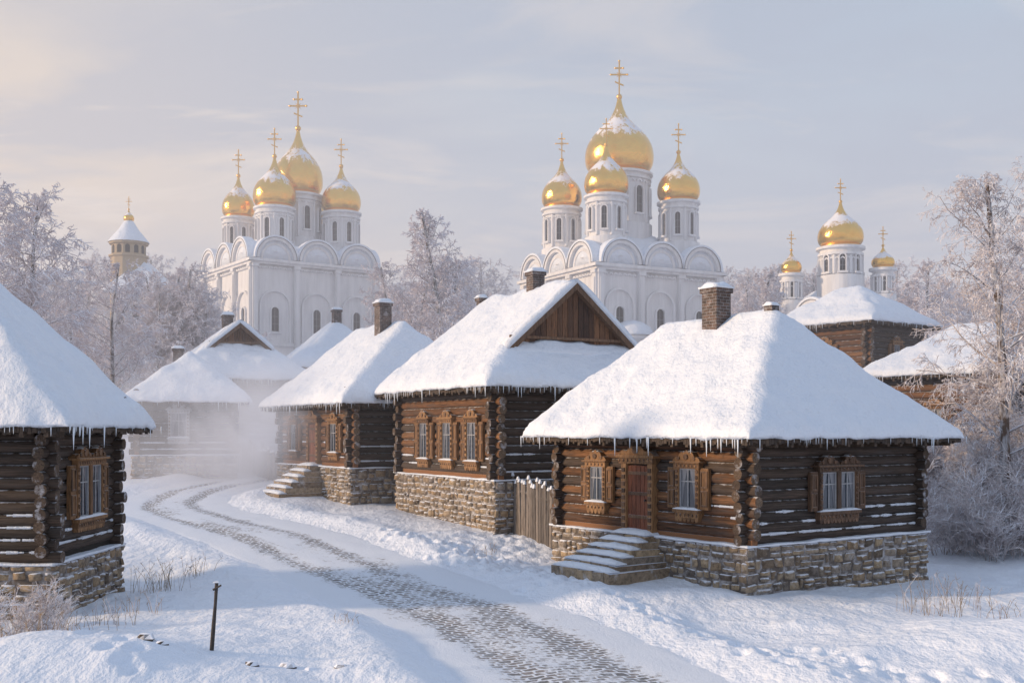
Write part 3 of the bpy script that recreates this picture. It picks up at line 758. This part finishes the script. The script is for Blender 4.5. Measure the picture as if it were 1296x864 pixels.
def ringarc(mb, cx, cz, r0, r1, y0, y1, mat, n=14, a0=0, a1=math.pi):
    P = arcpts(cx, cz, r1, a0, a1, n); Q = arcpts(cx, cz, r0, a0, a1, n)
    for i in range(n): mb.poly([Q[i], P[i], P[i+1], Q[i+1]], y0, y1, mat, 0.5)
def archwin(mb, x, z0, w, h, y=0.0, fr=0.18):
    r = w/2; zt = z0+h-r
    mb.poly([(x-r, z0), (x+r, z0)]+arcpts(x, zt, r, 0, math.pi, 8)[0:], y-0.02, y+0.01, DARK)
    mb.box(x-r-fr, x-r, y-0.26, y, z0-0.1, zt, PLASTER); mb.box(x+r, x+r+fr, y-0.26, y, z0-0.1, zt, PLASTER)
    ringarc(mb, x, zt, r, r+fr, y-0.26, y, PLASTER, 8)
    mb.box(x-r-fr-0.1, x+r+fr+0.1, y-0.36, y, z0-0.3, z0-0.1, PLASTER)
    mb.box(x-0.03, x+0.03, y-0.06, y-0.025, z0, z0+h-0.05, LEAD)
    for k in (0.3, 0.6): mb.box(x-r, x+r, y-0.055, y-0.025, z0+h*k, z0+h*k+0.05, LEAD)
def church(name, cx, cy, th, W, zb, zc, drums, zpeak, bays=3):
    M = Matrix.Translation((cx, cy, 0)) @ Matrix.Rotation(math.radians(th), 4, 'Z'); e = empty(name, M); t = math.radians(th)
    mb = MB(); mb.box(0, W, 0, W, zb-1, zc, PLASTER, 0.5)
    bw = W/bays; ra = bw/2-0.12
    for f in 'ABCD':
        mb.T = wallT(f, W, W, 0 if f in 'AC' else W, 0)
        mb.box(-0.3, W+0.3, -0.35, 0, zb-1, zb+2, PLASTER, .5)
        for i in range(bays+1):
            x = i*bw; hw = 0.36
            x = min(max(x, hw-0.25), W-hw+0.25)
            mb.box(x-hw, x+hw, -0.50, 0, zb+2, zc-0.75, PLASTER, .5)
            mb.box(x-hw+.14, x+hw-.14, -0.62, -0.5, zb+3, zc-1.6, PLASTER, .5)
            mb.box(x-hw-.1, x+hw+.1, -0.66, 0, zc-1.15, zc-0.752, PLASTER, .5)
        mb.box(-0.50, W+0.50, -0.55, 0, zc-0.75, zc-0.45, PLASTER, .5); mb.box(-0.8, W+0.8, -0.85, 0, zc-0.45, zc-0.1, PLASTER, .5)
        zm = zb+(zc-zb)*0.60
        mb.box(-0.05, W+0.05, -0.34, 0, zm-2.0, zm-1.6, PLASTER, .5)
        for i in range(bays):
            x = (i+0.5)*bw
            mb.poly([(x-ra, zc-0.1), (x+ra, zc-0.1)]+arcpts(x, zc, ra, 0, math.pi, 18), -0.15, 0.8, PLASTER, .5)
            ringarc(mb, x, zc, ra-0.42, ra-0.07, -0.75, -0.15, PLASTER, 18); ringarc(mb, x, zc, ra-1.05, ra-0.75, -0.42, -0.15, PLASTER, 16)
            ringarc(mb, x, zc, ra-0.07, ra+0.0, -0.84, 0.5, LEAD, 18)
            ringarc(mb, x, zc, ra+0.0, ra+0.24, -0.80, 0.5, SNOW, 18)
            mb.lathe([(0.01, 0), (.5, .02), (.5, .06), (.01, .08)], (x, -0.15, zc+ra*.3), 4, PLASTER, .5)
            archwin(mb, x, zm-0.1, 1.05, 3.1)
            ringarc(mb, x, zm+3.1, bw/2-1.0, bw/2-0.75, -0.32, 0, PLASTER, 12)
            for s in (-1, 1):
                a, b = sorted((x+s*(bw/2-1.0), x+s*(bw/2-0.75))); mb.box(a, b, -0.32, 0, zm-1.6, zm+3.1, PLASTER, .5)
            archwin(mb, x, zb+4.2, 1.0, 3.2)
            n = 7
            for k in range(n):
                xx = x-bw/2+0.6+(bw-1.2)*(k+0.5)/n; ringarc(mb, xx, zc-1.25, 0.12, (bw-1.2)/n*0.48, -0.30, 0, PLASTER, 5)
    mb.obj("walls", e)
    mb = MB(); us = np.linspace(-0.35, W+0.35, 60); U, V = np.meshgrid(us, us, indexing='ij')
    def arch(x):
        q = np.clip(x, 0, W-1e-3); lo = (q % bw)-bw/2; return zc+np.sqrt(np.clip((ra+0.1)**2-lo**2, 0, None))
    ed = np.minimum(np.minimum(U, W-U), np.minimum(V, W-V))
    h = np.maximum(arch(U), arch(V)); pyr = zc+(zpeak-zc)*np.clip(ed/(W*0.36), 0, 1)**0.8
    h = np.maximum(h-0.25*np.clip(ed, 0, 3), pyr)+0.08+0.2*fbm(U*.5, V*.5, 2, 3)
    mb.sheet(us, us, h, np.full_like(h, zc-0.08), SNOW); mb.obj("roof_snow", e)
    for (u, v, r, R, z0, z1, zt, zx) in drums:
        mb = MB(); c = (u, v, 0); hh = z1-z0
        mb.lathe([(r+0.35, z0-2.5), (r+0.35, z0+0.5), (r+0.05, z0+0.55), (r, z0+0.7), (r, z1-1.0), (r+0.28, z1-0.95), (r+0.28, z1-0.7), (r+0.08, z1-0.65), (r+0.08, z1-0.4), (r+0.45, z1-0.3), (r+0.45, z1-0.05), (R*.78, z1)], c, 36, PLASTER, .5, False)
        n = 8
        for k in range(n):
            an = 2*math.pi*(k+0.5)/n-t+0.2
            mb.T = Matrix.Translation((u, v, 0)) @ Matrix.Rotation(an, 4, 'Z') @ Matrix.Translation((0, -r*math.cos(math.pi/36), 0))
            archwin(mb, 0, z0+hh*0.26, r*0.28, hh*0.46, 0.0, 0.12)
            mb.T = Matrix.Translation((u, v, 0)) @ Matrix.Rotation(an+math.pi/n, 4, 'Z')
            mb.cyl((0, -r-0.06, z0+0.6), (0, -r-0.06, z1-1.0), 0.16, 0.16, 8, PLASTER, .5)
            for q in (-1, 0, 1):
                mb.T = Matrix.Translation((u, v, 0)) @ Matrix.Rotation(an+q*2*math.pi/n/3, 4, 'Z') @ Matrix.Translation((0, -r, 0))
                ringarc(mb, 0, z1-1.45, r*0.06, r*0.12, -0.18, 0.05, PLASTER, 5)
        mb.T = Matrix.Identity(4)
        mb.lathe([(R*.79, z1-0.05), (R*.86, z1), (R*.86, z1+0.15), (R*.78, z1+0.2)], c, 36, GOLDP, .5)
        mb.obj("drum", e)
        mb = MB(); dome(mb, c, R, z1+0.1, zt); cross(mb, c, zt+0.1, zx, t); mb.obj("onion_dome", e)
    return e
W2 = 16.4; c2 = W2/2; d2 = 5.0
ch = church("orthodox_church", 9.41, 120, 28, W2, 3.4, 22.6, [
    (c2, c2, 3.55, 4.1, 28.0, 34.7, 43.9, 48.3), (c2-d2-.2, c2-d2-.2, 2.1, 2.5, 25.4, 30.7, 36.4, 39.4),
    (c2+d2, c2-d2, 2.1, 2.5, 25.6, 31.0, 36.8, 40.2), (c2-d2, c2+d2, 2.1, 2.45, 25.6, 31.1, 36.9, 40.2), (c2+d2, c2+d2, 2.1, 2.4, 25.6, 31.0, 36.5, 39.8)], 27.6)
mb = MB(); mb.lathe([(2.1, 2.5), (2.1, 14.2), (2.35, 14.3), (2.35, 14.7), (2.1, 14.8)], (4.2, -.3, 0), 24, PLASTER, .5); mb.obj("apse_walls", ch)
mb = MB(); mb.lathe([(2.5, 14.7), (2.5, 14.95), (2.1, 15.6), (1.3, 16.15), (.5, 16.4), (.01, 16.45)], (4.2, -.3, 0), 24, SNOW, .5); mb.obj("apse_roof_snow", ch)
W1 = 17.5; c1 = W1/2; d1 = 5.3
church("orthodox_church", -33.0, 140, 35, W1, 3.4, 26.3, [
    (c1+.9, c1-.9, 3.0, 3.4, 30, 36.7, 45.9, 51.0), (c1-3.75, c1-3.75, 2.35, 2.85, 28, 34.0, 40.8, 44.6),
    (c1+d1, c1-d1, 2.35, 2.7, 28.4, 34.1, 40.4, 44.2), (c1-d1, c1+d1, 1.95, 2.25, 28.4, 33.9, 39.7, 43.4), (c1+d1, c1+d1, 2.2, 2.5, 28.4, 34, 40, 43)], 29.6)
church("small_orthodox_church", 31.5, 108, 30, 9.0, 3.4, 15.2, [
    (4.3, 3.0, 2.0, 2.3, 19.5, 23.0, 27.6, 30.0), (-.2, 5.4, 0.9, 1.05, 17.0, 20.3, 22.6, 24.6), (7.6, .4, 0.95, 1.15, 17.6, 20.8, 23.0, 25.0)], 18.6, bays=2)

def bell_tower():
    X = (163-648)/F*130; M = Matrix.Translation((X, 130, 0)); e = empty("bell_tower_church", M); mb = MB()
    z = lambda y: HC+(HY-y)*130/F
    mb.lathe([(2.1, 3), (2.1, z(327)), (2.3, z(326)), (2.3, z(324)), (1.95, z(323)), (1.95, z(311)), (2.25, z(310)), (2.25, z(307)), (0.1, z(306.5))], (0, 0, 0), 12, OCHRE, .5, False)
    for k in range(12):
        mb.T = Matrix.Rotation(2*math.pi*(k+.5)/12, 4, 'Z') @ Matrix.Translation((0, -1.95*math.cos(math.pi/12), 0))
        mb.poly([(-.26, z(322)), (.26, z(322))]+arcpts(0, z(314.5), .26, 0, math.pi, 6), -0.04, 0, DARK)
    mb.T = Matrix.Identity(4); mb.obj("belfry", e)
    mb = MB(); mb.lathe([(2.35, z(307.5)), (2.3, z(306)), (1.7, z(298)), (1.15, z(291)), (0.75, z(284)), (.45, z(279)), (.01, z(276))], (0, 0, 0), 24, SNOW); mb.obj("tent_roof_snow", e)
    mb = MB(); dome(mb, (0, 0), .6, z(280), z(265)); cross(mb, (0, 0), z(265), z(249), 0); mb.obj("onion_dome", e)
    mb = MB(); mb.box(-1, 4.5, -3, 5, 3, z(374), PLASTER, .5)
    for k in range(3): archwin(mb, 0.2+k*1.7, z(415), .8, 2.4, -3)
    mb.obj("nave_walls", e)
    mb = MB(); us = np.linspace(-1.8, 5.2, 30); vs = np.linspace(-3.8, 5.8, 30); U, V = np.meshgrid(us, vs, indexing='ij')
    ed = np.minimum(np.minimum(U+1.8, 5.2-U), np.minimum(V+3.8, 5.8-V)); T = z(373)+np.minimum(ed*1.1, 4.0)+.3
    mb.sheet(us, vs, T, T*0+z(374), SNOW); mb.obj("nave_roof_snow", e)
bell_tower()

# ------------------------------------------------------------------ trees
def tubes(segs, name, mat):
    A = np.array([s[0] for s in segs]); B = np.array([s[1] for s in segs]); ra = np.array([s[2] for s in segs]); rb = np.array([s[3] for s in segs]); lv = np.array([s[4] for s in segs])
    allv = []; allf = []; allr = []; o = 0
    for sel, n in ((lv < 0.2, 7), (lv >= 0.2, 3)):
        a = A[sel]; b = B[sel]
        if len(a) == 0: continue
        d = b-a; d /= np.linalg.norm(d, axis=1)[:, None]+1e-9
        h = np.where(np.abs(d[:, 2:3]) < 0.9, np.array([[0, 0, 1.0]]), np.array([[1.0, 0, 0]]))
        x = np.cross(d, h); x /= np.linalg.norm(x, axis=1)[:, None]+1e-9; y = np.cross(d, x)
        an = 2*np.pi*np.arange(n)/n
        r1 = (np.cos(an)[None, :, None]*x[:, None, :]+np.sin(an)[None, :, None]*y[:, None, :])
        P = np.concatenate([a[:, None, :]+r1*ra[sel][:, None, None], b[:, None, :]+r1*rb[sel][:, None, None]], 1)
        m = len(a); base = o+np.arange(m)[:, None]*2*n; k = np.arange(n)[None, :]; k2 = (k+1) % n
        Fq = np.stack([base+k, base+k2, base+n+k2, base+n+k], 2).reshape(-1, 4)
        allv.append(P.reshape(-1, 3)); allf.append(Fq); allr.append(np.repeat(lv[sel], n)); o += m*2*n
    V = np.concatenate(allv); Fc = np.concatenate(allf); Rr = np.concatenate(allr)
    me = bpy.data.meshes.new(name); me.from_pydata(V.tolist(), [], Fc.tolist()); me.materials.append(mat)
    a = me.attributes.new("rnd", 'FLOAT', 'FACE'); a.data.foreach_set("value", Rr.astype(np.float32))
    return me
def gen_tree(seed, H, spread, n1, n2, n3, n4, tw, lowest=0.18, droop=0.25, trunk=None, up=0.75):
    R = random.Random(seed); segs = []; g = R.gauss
    def grow(p, d, length, r, level, ns):
        pts = [(p, d)]; q = p; dr = d; rr = r
        tip = 0.35 if level < 3 else 0.6
        for i in range(ns):
            w = (0.035, 0.16, 0.22, 0.3, 0.3)[level]
            dr = (dr+Vector((g(0, w), g(0, w), g(0, w)))+Vector((0, 0, (0.0, 0.05, -droop*0.35, -droop, -droop)[level]))).normalized()
            q2 = q+dr*(length/ns); r2 = r*(1-(1-tip)*(i+1)/ns)
            segs.append((tuple(q), tuple(q2), rr, r2, (0.05, 0.3, 0.55, 0.8, 1.0)[level])); q = q2; rr = r2; pts.append((q, dr))
        return pts
    def sub(pts, length, r, level, count, nums):
        for k in range(count):
            t = (0.18+0.82*(k+R.random())/count); f = min(t*(len(pts)-1), len(pts)-1.001); i = int(f); p = pts[i][0].lerp(pts[i+1][0], f-i); d = pts[i+1][1]
            a = d.orthogonal().normalized(); a.rotate(Matrix.Rotation(R.random()*6.283, 3, d))
            nd = (d*R.uniform(0.5, 1.0)+a*R.uniform(0.6, 1.0)).normalized()
            ln = length*(1.15-0.6*t)*R.uniform(0.6, 1.25)
            c = grow(p, nd, ln, max(tw, r*0.5), level, 3 if level < 3 else 2)
            if nums: sub(c, ln*0.5, max(tw, r*0.5), level+1, nums[0], nums[1:])
    tr = grow(Vector((0, 0, -0.3)), Vector((0, 0, 1)), H*0.97, trunk or H*0.013, 0, 14)
    for k in range(n1):
        t = lowest+(1-lowest)*(k+R.random())/n1; f = min(t*14, 13.99); i = int(f); p = tr[i][0].lerp(tr[i+1][0], f-i)
        an = k*2.4+g(0, .4); s = (t-lowest)/(1-lowest); prof = (0.55+1.3*s)*(1-s)**0.6 if s < 1 else 0.1
        ln = spread*max(0.16, prof)*R.uniform(0.75, 1.15)
        el = up*(0.6+0.6*s)+g(0, .12); nd = Vector((math.cos(an)*math.cos(el), math.sin(an)*math.cos(el), math.sin(el)))
        r = max(tw*1.3, H*0.013*0.38*(1-s*0.7))
        c = grow(p, nd, ln, r, 1, 5); sub(c, ln*0.48, r*0.6, 2, n2, [n3, n4] if n4 else [n3])
    return segs
def put(name, me, x, y, rot=0, s=1.0, parent=None, sz=None):
    o = bpy.data.objects.new(name, me); scene.collection.objects.link(o)
    z = float(height(np.array([x]), np.array([y]), False)[0])
    o.location = (x, y, z-0.1); o.rotation_euler = (0, 0, rot); o.scale = (s, s, sz or s)
    if parent: o.parent = parent
    return o
FT = [tubes(gen_tree(i+1, 16, sp, 44, 12, 10, 0, 0.026, 0.10, 0.3, up=u), "frosted_tree_mesh", FROST) for i, (sp, u) in enumerate(((4.8, .6), (3.6, .8), (5.4, .5), (4.4, .7)))]
NT = tubes(gen_tree(21, 13.4, 4.0, 46, 10, 8, 4, 0.0095, 0.12, 0.35, trunk=0.20, up=0.75), "birch_mesh", FROSTN)
NT2 = tubes(gen_tree(33, 9, 3.2, 36, 9, 8, 3, 0.0095, 0.05, 0.3, trunk=0.11, up=0.7), "young_birch_mesh", FROSTN)
def pp(px, D): return (px-648)/F*D
put("birch_tree", NT, pp(1276, 37.0), 37.0, 0.4, 1.0)
put("birch_tree", NT, pp(1365, 42), 42, 2.0, 1.1)
put("birch_tree", NT2, pp(1232, 39), 39, 1.3, 0.78)
put("birch_tree", NT2, pp(1300, 40), 40, 3.3, 1.1)
put("frosted_tree", FT[0], pp(38, 72), 72, 0.3, 1.12)
put("frosted_tree", FT[2], pp(-30, 66), 66, 1.3, 1.1)
put("frosted_tree", FT[2], pp(150, 78), 78, 2.2, 0.88)
put("frosted_tree", FT[3], pp(95, 88), 88, 2.2, 0.85)
put("frosted_tree", FT[1], pp(556, 92), 92, 0.9, 1.28)
put("frosted_tree", FT[0], pp(575, 98), 98, 0.9, 1.05)
put("frosted_tree", FT[3], pp(500, 104), 104, 4.2, 1.08)
put("frosted_tree", FT[1], pp(530, 97), 97, 4.2, 1.1)
put("frosted_tree", FT[1], pp(955, 92), 92, 3.1, 0.95)
put("frosted_tree", FT[2], pp(935, 96), 96, 3.1, 0.72)
put("frosted_tree", FT[0], pp(1172, 88), 88, 0.3, 0.95)
put("frosted_tree", FT[2], pp(315, 84), 84, 5.3, 0.58)
put("frosted_tree", FT[3], pp(1300, 62), 62, 5.3, 0.95)
dl = empty("distant_tree_line", Matrix.Identity(4)); rr = random.Random(3)
for i in range(80):
    D = rr.uniform(170, 200); px = -260+1840*(i+rr.random())/80
    s = rr.uniform(1.5, 1.95)
    put("tree", FT[i % 4], pp(px, D), D, rr.random()*6, s, dl)
for i in range(56):
    D = rr.uniform(112, 135); k = i % 4
    px = {0: rr.uniform(-200, 110), 1: rr.uniform(195, 250), 2: rr.uniform(490, 640), 3: rr.uniform(925, 1500)}[k]
    if k == 1: D = rr.uniform(112, 120)
    if k == 3 and 985 < px < 1110: D = rr.uniform(128, 140)
    put("tree", FT[rr.randrange(4)], pp(px, D), D, rr.random()*6, rr.uniform(0.85, 1.2), dl)
# shrubs
def gen_shrub(seed, H, Rr_, n, tw):
    R = random.Random(seed); segs = []
    def g2(p, d, ln, r, lv):
        ns = 4; q = p
        for i in range(ns):
            d = (d+Vector((R.gauss(0, .18), R.gauss(0, .18), R.gauss(0, .12)))).normalized(); q2 = q+d*ln/ns; segs.append((tuple(q), tuple(q2), r, max(tw*.7, r*.8), lv)); 
            if lv < 1.0:
                for _ in range(3 if lv < .6 else 3):
                    a = Vector((R.gauss(0, 1), R.gauss(0, 1), R.gauss(.5, .6))).normalized(); g2(q2, (d*.6+a*.8).normalized(), ln*R.uniform(.3, .5), max(tw, r*.55), .7 if lv < .6 else 1.0)
            q = q2; r = max(tw, r*.8)
    for k in range(n):
        an = R.random()*6.28; rad = R.random()**.5*Rr_*.5
        g2(Vector((math.cos(an)*rad, math.sin(an)*rad, -.1)), Vector((math.cos(an)*.45, math.sin(an)*.45, 1)).normalized(), H*R.uniform(.55, 1.0), .02, .5)
    return segs
SH = [tubes(gen_shrub(i, h, 1.4, nn_, tw), "shrub_mesh", FROSTN) for i, h, nn_, tw in ((1, 2.4, 22, .008), (2, 3.2, 22, .008), (3, 1.2, 12, .005))]
for (px, D, k, s) in ((1195, 37, 0, .8), (1230, 36.5, 1, .75), (1265, 35.5, 0, .8), (1300, 36, 1, .9), (1205, 41, 1, 1.2), (1250, 42, 1, 1.4), (1290, 41, 1, 1.3), (1335, 38, 1, 1.1), (1180, 44, 1, 1.3), (22, 22.0, 2, .85), (-12, 22.5, 2, 1.0), (50, 23.3, 2, .6)):
    put("frosted_bush", SH[k], pp(px, D), D, rr.random()*6, s)
# dry grass
def grass(name, x, y, rad, n, h, seed):
    R = random.Random(seed); mb = MB()
    for _ in range(n):
        a = R.random()*6.28; q = rad*R.random()**.7; gx, gy = x+q*math.cos(a), y+q*math.sin(a)
        gz = float(height(np.array([gx]), np.array([gy]), False)[0])-.05; hh = h*R.uniform(.3, 1.1); lx, ly = R.gauss(0, .25)*hh, R.gauss(0, .25)*hh
        m = (gx+lx*.4, gy+ly*.4, gz+hh*.6); tpt = (gx+lx, gy+ly, gz+hh)
        mt = GRASS if R.random() < .6 else FROSTN
        mb.cyl((gx, gy, gz), m, .006, .005, 3, mt, 1.0); mb.cyl(m, tpt, .005, .003, 3, mt, 1.0)
        for _k in range(3):
            t = R.uniform(.5, 1); b = [m[i]+(tpt[i]-m[i])*t for i in range(3)]
            mb.cyl(b, (b[0]+R.gauss(0, .05), b[1]+R.gauss(0, .05), b[2]+R.uniform(.03, .1)), .004, .002, 3, mt, 1.0)
    mb.obj(name)
for (px, D, rad, n, h, sd) in ((1185, 25.5, .9, 50, .9, 1), (1225, 26.5, .6, 24, .7, 2), (205, 29, .9, 50, .8, 3), (245, 31, .6, 22, .6, 4), (30, 21, .9, 45, .5, 5), (170, 25, .7, 24, .5, 6), (85, 20, .5, 18, .35, 7), (1275, 24, .6, 20, .5, 8), (620, 34.5, .5, 14, .4, 9), (440, 22.5, .4, 12, .35, 10), (130, 23, .8, 30, .45, 12)):
    grass("dry_grass", pp(px, D), D, rad, n, h, sd)

# ------------------------------------------------------------------ fence, post, rocks
def fence(name, p0, p1, h, n, zoff=0):
    mb = MB(); a = Vector((p0[0], p0[1], 0)); b = Vector((p1[0], p1[1], 0)); d = (b-a); L = d.length; an = math.atan2(d.y, d.x)
    R = random.Random(int(L*100))
    for i in range(n):
        q = a.lerp(b, (i+.5)/n); z = float(height(np.array([q.x]), np.array([q.y]), False)[0]); w = L/n*.43; hh = h*R.uniform(.93, 1.08)
        mb.T = Matrix.Translation((q.x, q.y, z)) @ Matrix.Rotation(an+R.gauss(0, .03), 4, 'Z') @ Matrix.Rotation(R.gauss(0, .02), 4, 'Y')
        mb.poly([(-w, -.2), (w, -.2), (w, hh-.12), (0, hh), (-w, hh-.12)], -.02-R.random()*.01, .02, FENCE)
        snowlump(mb, -w*.8, w*.8, -.04, .04, hh-.07, .14, 3)
    mb.T = Matrix.Translation((0, 0, 0))
    za = float(height(np.array([a.x]), np.array([a.y]), False)[0]); zb = float(height(np.array([b.x]), np.array([b.y]), False)[0])
    for k in (.35, .8): mb.cyl((a.x, a.y+.07, za+h*k), (b.x, b.y+.07, zb+h*k), .045, .045, 6, FENCE)
    mb.obj(name)
fence("wooden_fence", (pp(645, 38.3), 38.3), (pp(716, 34.6), 34.6), 1.9, 22)
fence("wooden_fence", (pp(240, 60), 60), (pp(335, 57), 57), 1.7, 20)
fence("wooden_fence", (pp(325, 56), 56), (pp(352, 54), 54), 1.5, 8)
mb = MB(); x, y = pp(270, 19.0), 19.0; z = float(height(np.array([x]), np.array([y]))[0])
mb.cyl((x-.05, y, z-.3), (x+.06, y, z+1.18), .036, .030, 8, POSTM, .5, POSTM, 4, .12); mb.cyl((x+.0, y-.02, z+1.05), (x+.14, y-.02, z+1.13), .022, .018, 6, POSTM, .5, POSTM)
snowlump(mb, x+.0, x+.13, y-.04, y+.04, z+1.17, .03, 3); mb.obj("wooden_post")
mb = MB(); R = random.Random(8)
for (px, D, s) in ((185, 18.7, .15), (205, 18.6, .10), (318, 18.4, .11), (364, 18.6, .13), (392, 18.6, .09), (432, 18.6, .09)):
    x = pp(px, D); z = float(height(np.array([x]), np.array([D]))[0])-.03; vs = []; n = 8
    for i, (rr_, zz) in enumerate(((.01, -.5), (1, -.3), (.95, .3), (.6, .8), (.01, .9))):
        for k in range(n): q = s*rr_*R.uniform(.75, 1.2); vs.append((x+1.3*q*math.cos(k*6.283/n), D+q*math.sin(k*6.283/n), z+s*zz))
    mb.add(vs, [(i*n+k, i*n+(k+1) % n, (i+1)*n+(k+1) % n, (i+1)*n+k) for i in range(4) for k in range(n)], ROCK)
mb.obj("field_rocks")

# ------------------------------------------------------------------ haze
def volmat(name, dens, glow):
    m = bpy.data.materials.new(name); m.use_nodes = True; nt = m.node_tree; nt.nodes.clear()
    o = nt.nodes.new("ShaderNodeOutputMaterial"); v = nt.nodes.new("ShaderNodeVolumePrincipled")
    v.inputs["Color"].default_value = (0.98, 0.97, 1.0, 1); v.inputs["Anisotropy"].default_value = 0.2
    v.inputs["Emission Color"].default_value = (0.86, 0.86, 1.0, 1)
    d = dens(nt) if callable(dens) else dens
    if isinstance(d, bpy.types.NodeSocket):
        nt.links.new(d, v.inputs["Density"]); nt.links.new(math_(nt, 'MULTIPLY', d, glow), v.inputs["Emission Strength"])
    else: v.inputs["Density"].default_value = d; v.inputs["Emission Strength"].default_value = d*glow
    nt.links.new(v.outputs[0], o.inputs["Volume"]); return m
def haze():
    # the emission term stands for light scattered many times inside the fog (snow-lit ground below it)
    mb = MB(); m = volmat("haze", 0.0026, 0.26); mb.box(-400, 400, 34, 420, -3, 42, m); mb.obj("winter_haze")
    def dn(nt):
        p = objco(nt); q = N(nt, "ShaderNodeVectorMath", {0: p, 1: (1/8.5, 1/8.0, 1/5.2)}, operation='MULTIPLY').outputs[0]
        ln = N(nt, "ShaderNodeVectorMath", {0: q}, operation='LENGTH').outputs["Value"]
        fal = math_(nt, 'SUBTRACT', 1.0, ln, clamp=True)
        nz = ramp(nt, noise(nt, p, 0.33, 4, .6, .5), [(0.34, 0.0), (0.66, 1.0)])
        return math_(nt, 'MULTIPLY', math_(nt, 'MULTIPLY', fal, nz), 0.55)
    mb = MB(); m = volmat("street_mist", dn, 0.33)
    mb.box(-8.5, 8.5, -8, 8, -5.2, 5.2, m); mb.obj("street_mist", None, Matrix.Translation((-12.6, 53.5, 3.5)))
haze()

# ------------------------------------------------------------------ world, sun, camera
SE, SAZ = math.radians(14), math.radians(-99)
w = bpy.data.worlds.new("World"); scene.world = w; w.use_nodes = True; nt = w.node_tree; nt.nodes.clear()
out = nt.nodes.new("ShaderNodeOutputWorld"); bg = nt.nodes.new("ShaderNodeBackground"); nt.links.new(bg.outputs[0], out.inputs[0])
sky = N(nt, "ShaderNodeTexSky", sky_type='NISHITA'); sky.sun_disc = False; sky.sun_elevation = SE; sky.sun_rotation = SAZ; sky.dust_density = 2.0
dirv = N(nt, "ShaderNodeTexCoord").outputs["Generated"]; sp = N(nt, "ShaderNodeSeparateXYZ", {0: dirv})
zc_ = math_(nt, 'MAXIMUM', sp.outputs[2], 0.0)
base = ramp(nt, zc_, [(0.0, (6.5, 5.9, 6.1)), (0.10, (6.1, 5.85, 6.2)), (0.20, (5.4, 5.9, 6.8)), (0.34, (4.9, 5.9, 7.2)), (0.6, (4.3, 5.6, 7.7)), (1.0, (4.1, 5.5, 7.9))])
dz = math_(nt, 'ADD', zc_, 0.12)
cv = N(nt, "ShaderNodeCombineXYZ", {0: math_(nt, 'DIVIDE', sp.outputs[0], dz), 1: math_(nt, 'DIVIDE', sp.outputs[1], dz), 2: 0.0}).outputs[0]
cvr = N(nt, "ShaderNodeMapping", {"Vector": cv, "Rotation": (0, 0, 0.5), "Scale": (0.8, 1.4, 1)}).outputs[0]
cl = noise(nt, cvr, 1.5, 9, 0.58, 0.6)
cf = ramp(nt, cl, [(0.49, 0.0), (0.62, 1.0)])
cl2 = ramp(nt, noise(nt, N(nt, "ShaderNodeMapping", {"Vector": cv, "Location": (5.1, 2.7, 0), "Rotation": (0, 0, 0.35), "Scale": (0.6, 1.0, 1)}).outputs[0], 1.2, 8, 0.55, 0.5), [(0.42, 0.0), (0.58, 1.0)])
dot = N(nt, "ShaderNodeVectorMath", {0: dirv, 1: (-0.45, 0.87, 0.19)}, operation='DOT_PRODUCT').outputs["Value"]
gl = math_(nt, 'POWER', math_(nt, 'MAXIMUM', dot, 0.0), 26.0)
gw = math_(nt, 'POWER', math_(nt, 'MAXIMUM', dot, 0.0), 8.0)
c = mixc(nt, math_(nt, 'MULTIPLY', gw, 0.35), base, (7.8, 6.6, 6.0))
c = mixc(nt, math_(nt, 'MULTIPLY', gl, 0.66), c, (10.0, 7.9, 6.0))
c = mixc(nt, math_(nt, 'MULTIPLY', cl2, 0.55), c, (4.7, 5.1, 6.2))
c = mixc(nt, math_(nt, 'MULTIPLY', cf, math_(nt, 'ADD', 0.26, math_(nt, 'MULTIPLY', gl, 0.6), None, True)), c, (9.4, 8.2, 7.3))
c = mixc(nt, 0.08, c, sky.outputs[0])
nt.links.new(c, bg.inputs[0]); bg.inputs[1].default_value = 0.1
sun = bpy.data.lights.new("sun", 'SUN'); sun.energy = 3.6; sun.angle = math.radians(4); sun.color = (1.0, 0.72, 0.46)
so = bpy.data.objects.new("sun", sun); scene.collection.objects.link(so)
sd = Vector((math.sin(SAZ)*math.cos(SE), math.cos(SAZ)*math.cos(SE), math.sin(SE))); so.rotation_euler = sd.to_track_quat('Z', 'Y').to_euler()
cam = bpy.data.cameras.new("camera"); cam.sensor_width = 36; cam.lens = F/1296*36; cam.shift_y = (HY-432)/1296; cam.clip_end = 4000; cam.clip_start = 0.5
co = bpy.data.objects.new("camera", cam); scene.collection.objects.link(co); co.location = (0, 0, HC); co.rotation_euler = (math.pi/2, 0, 0); scene.camera = co
scene.view_settings.view_transform = 'Standard'; scene.view_settings.look = 'None'; scene.view_settings.exposure = 0
bpy.context.view_layer.update()
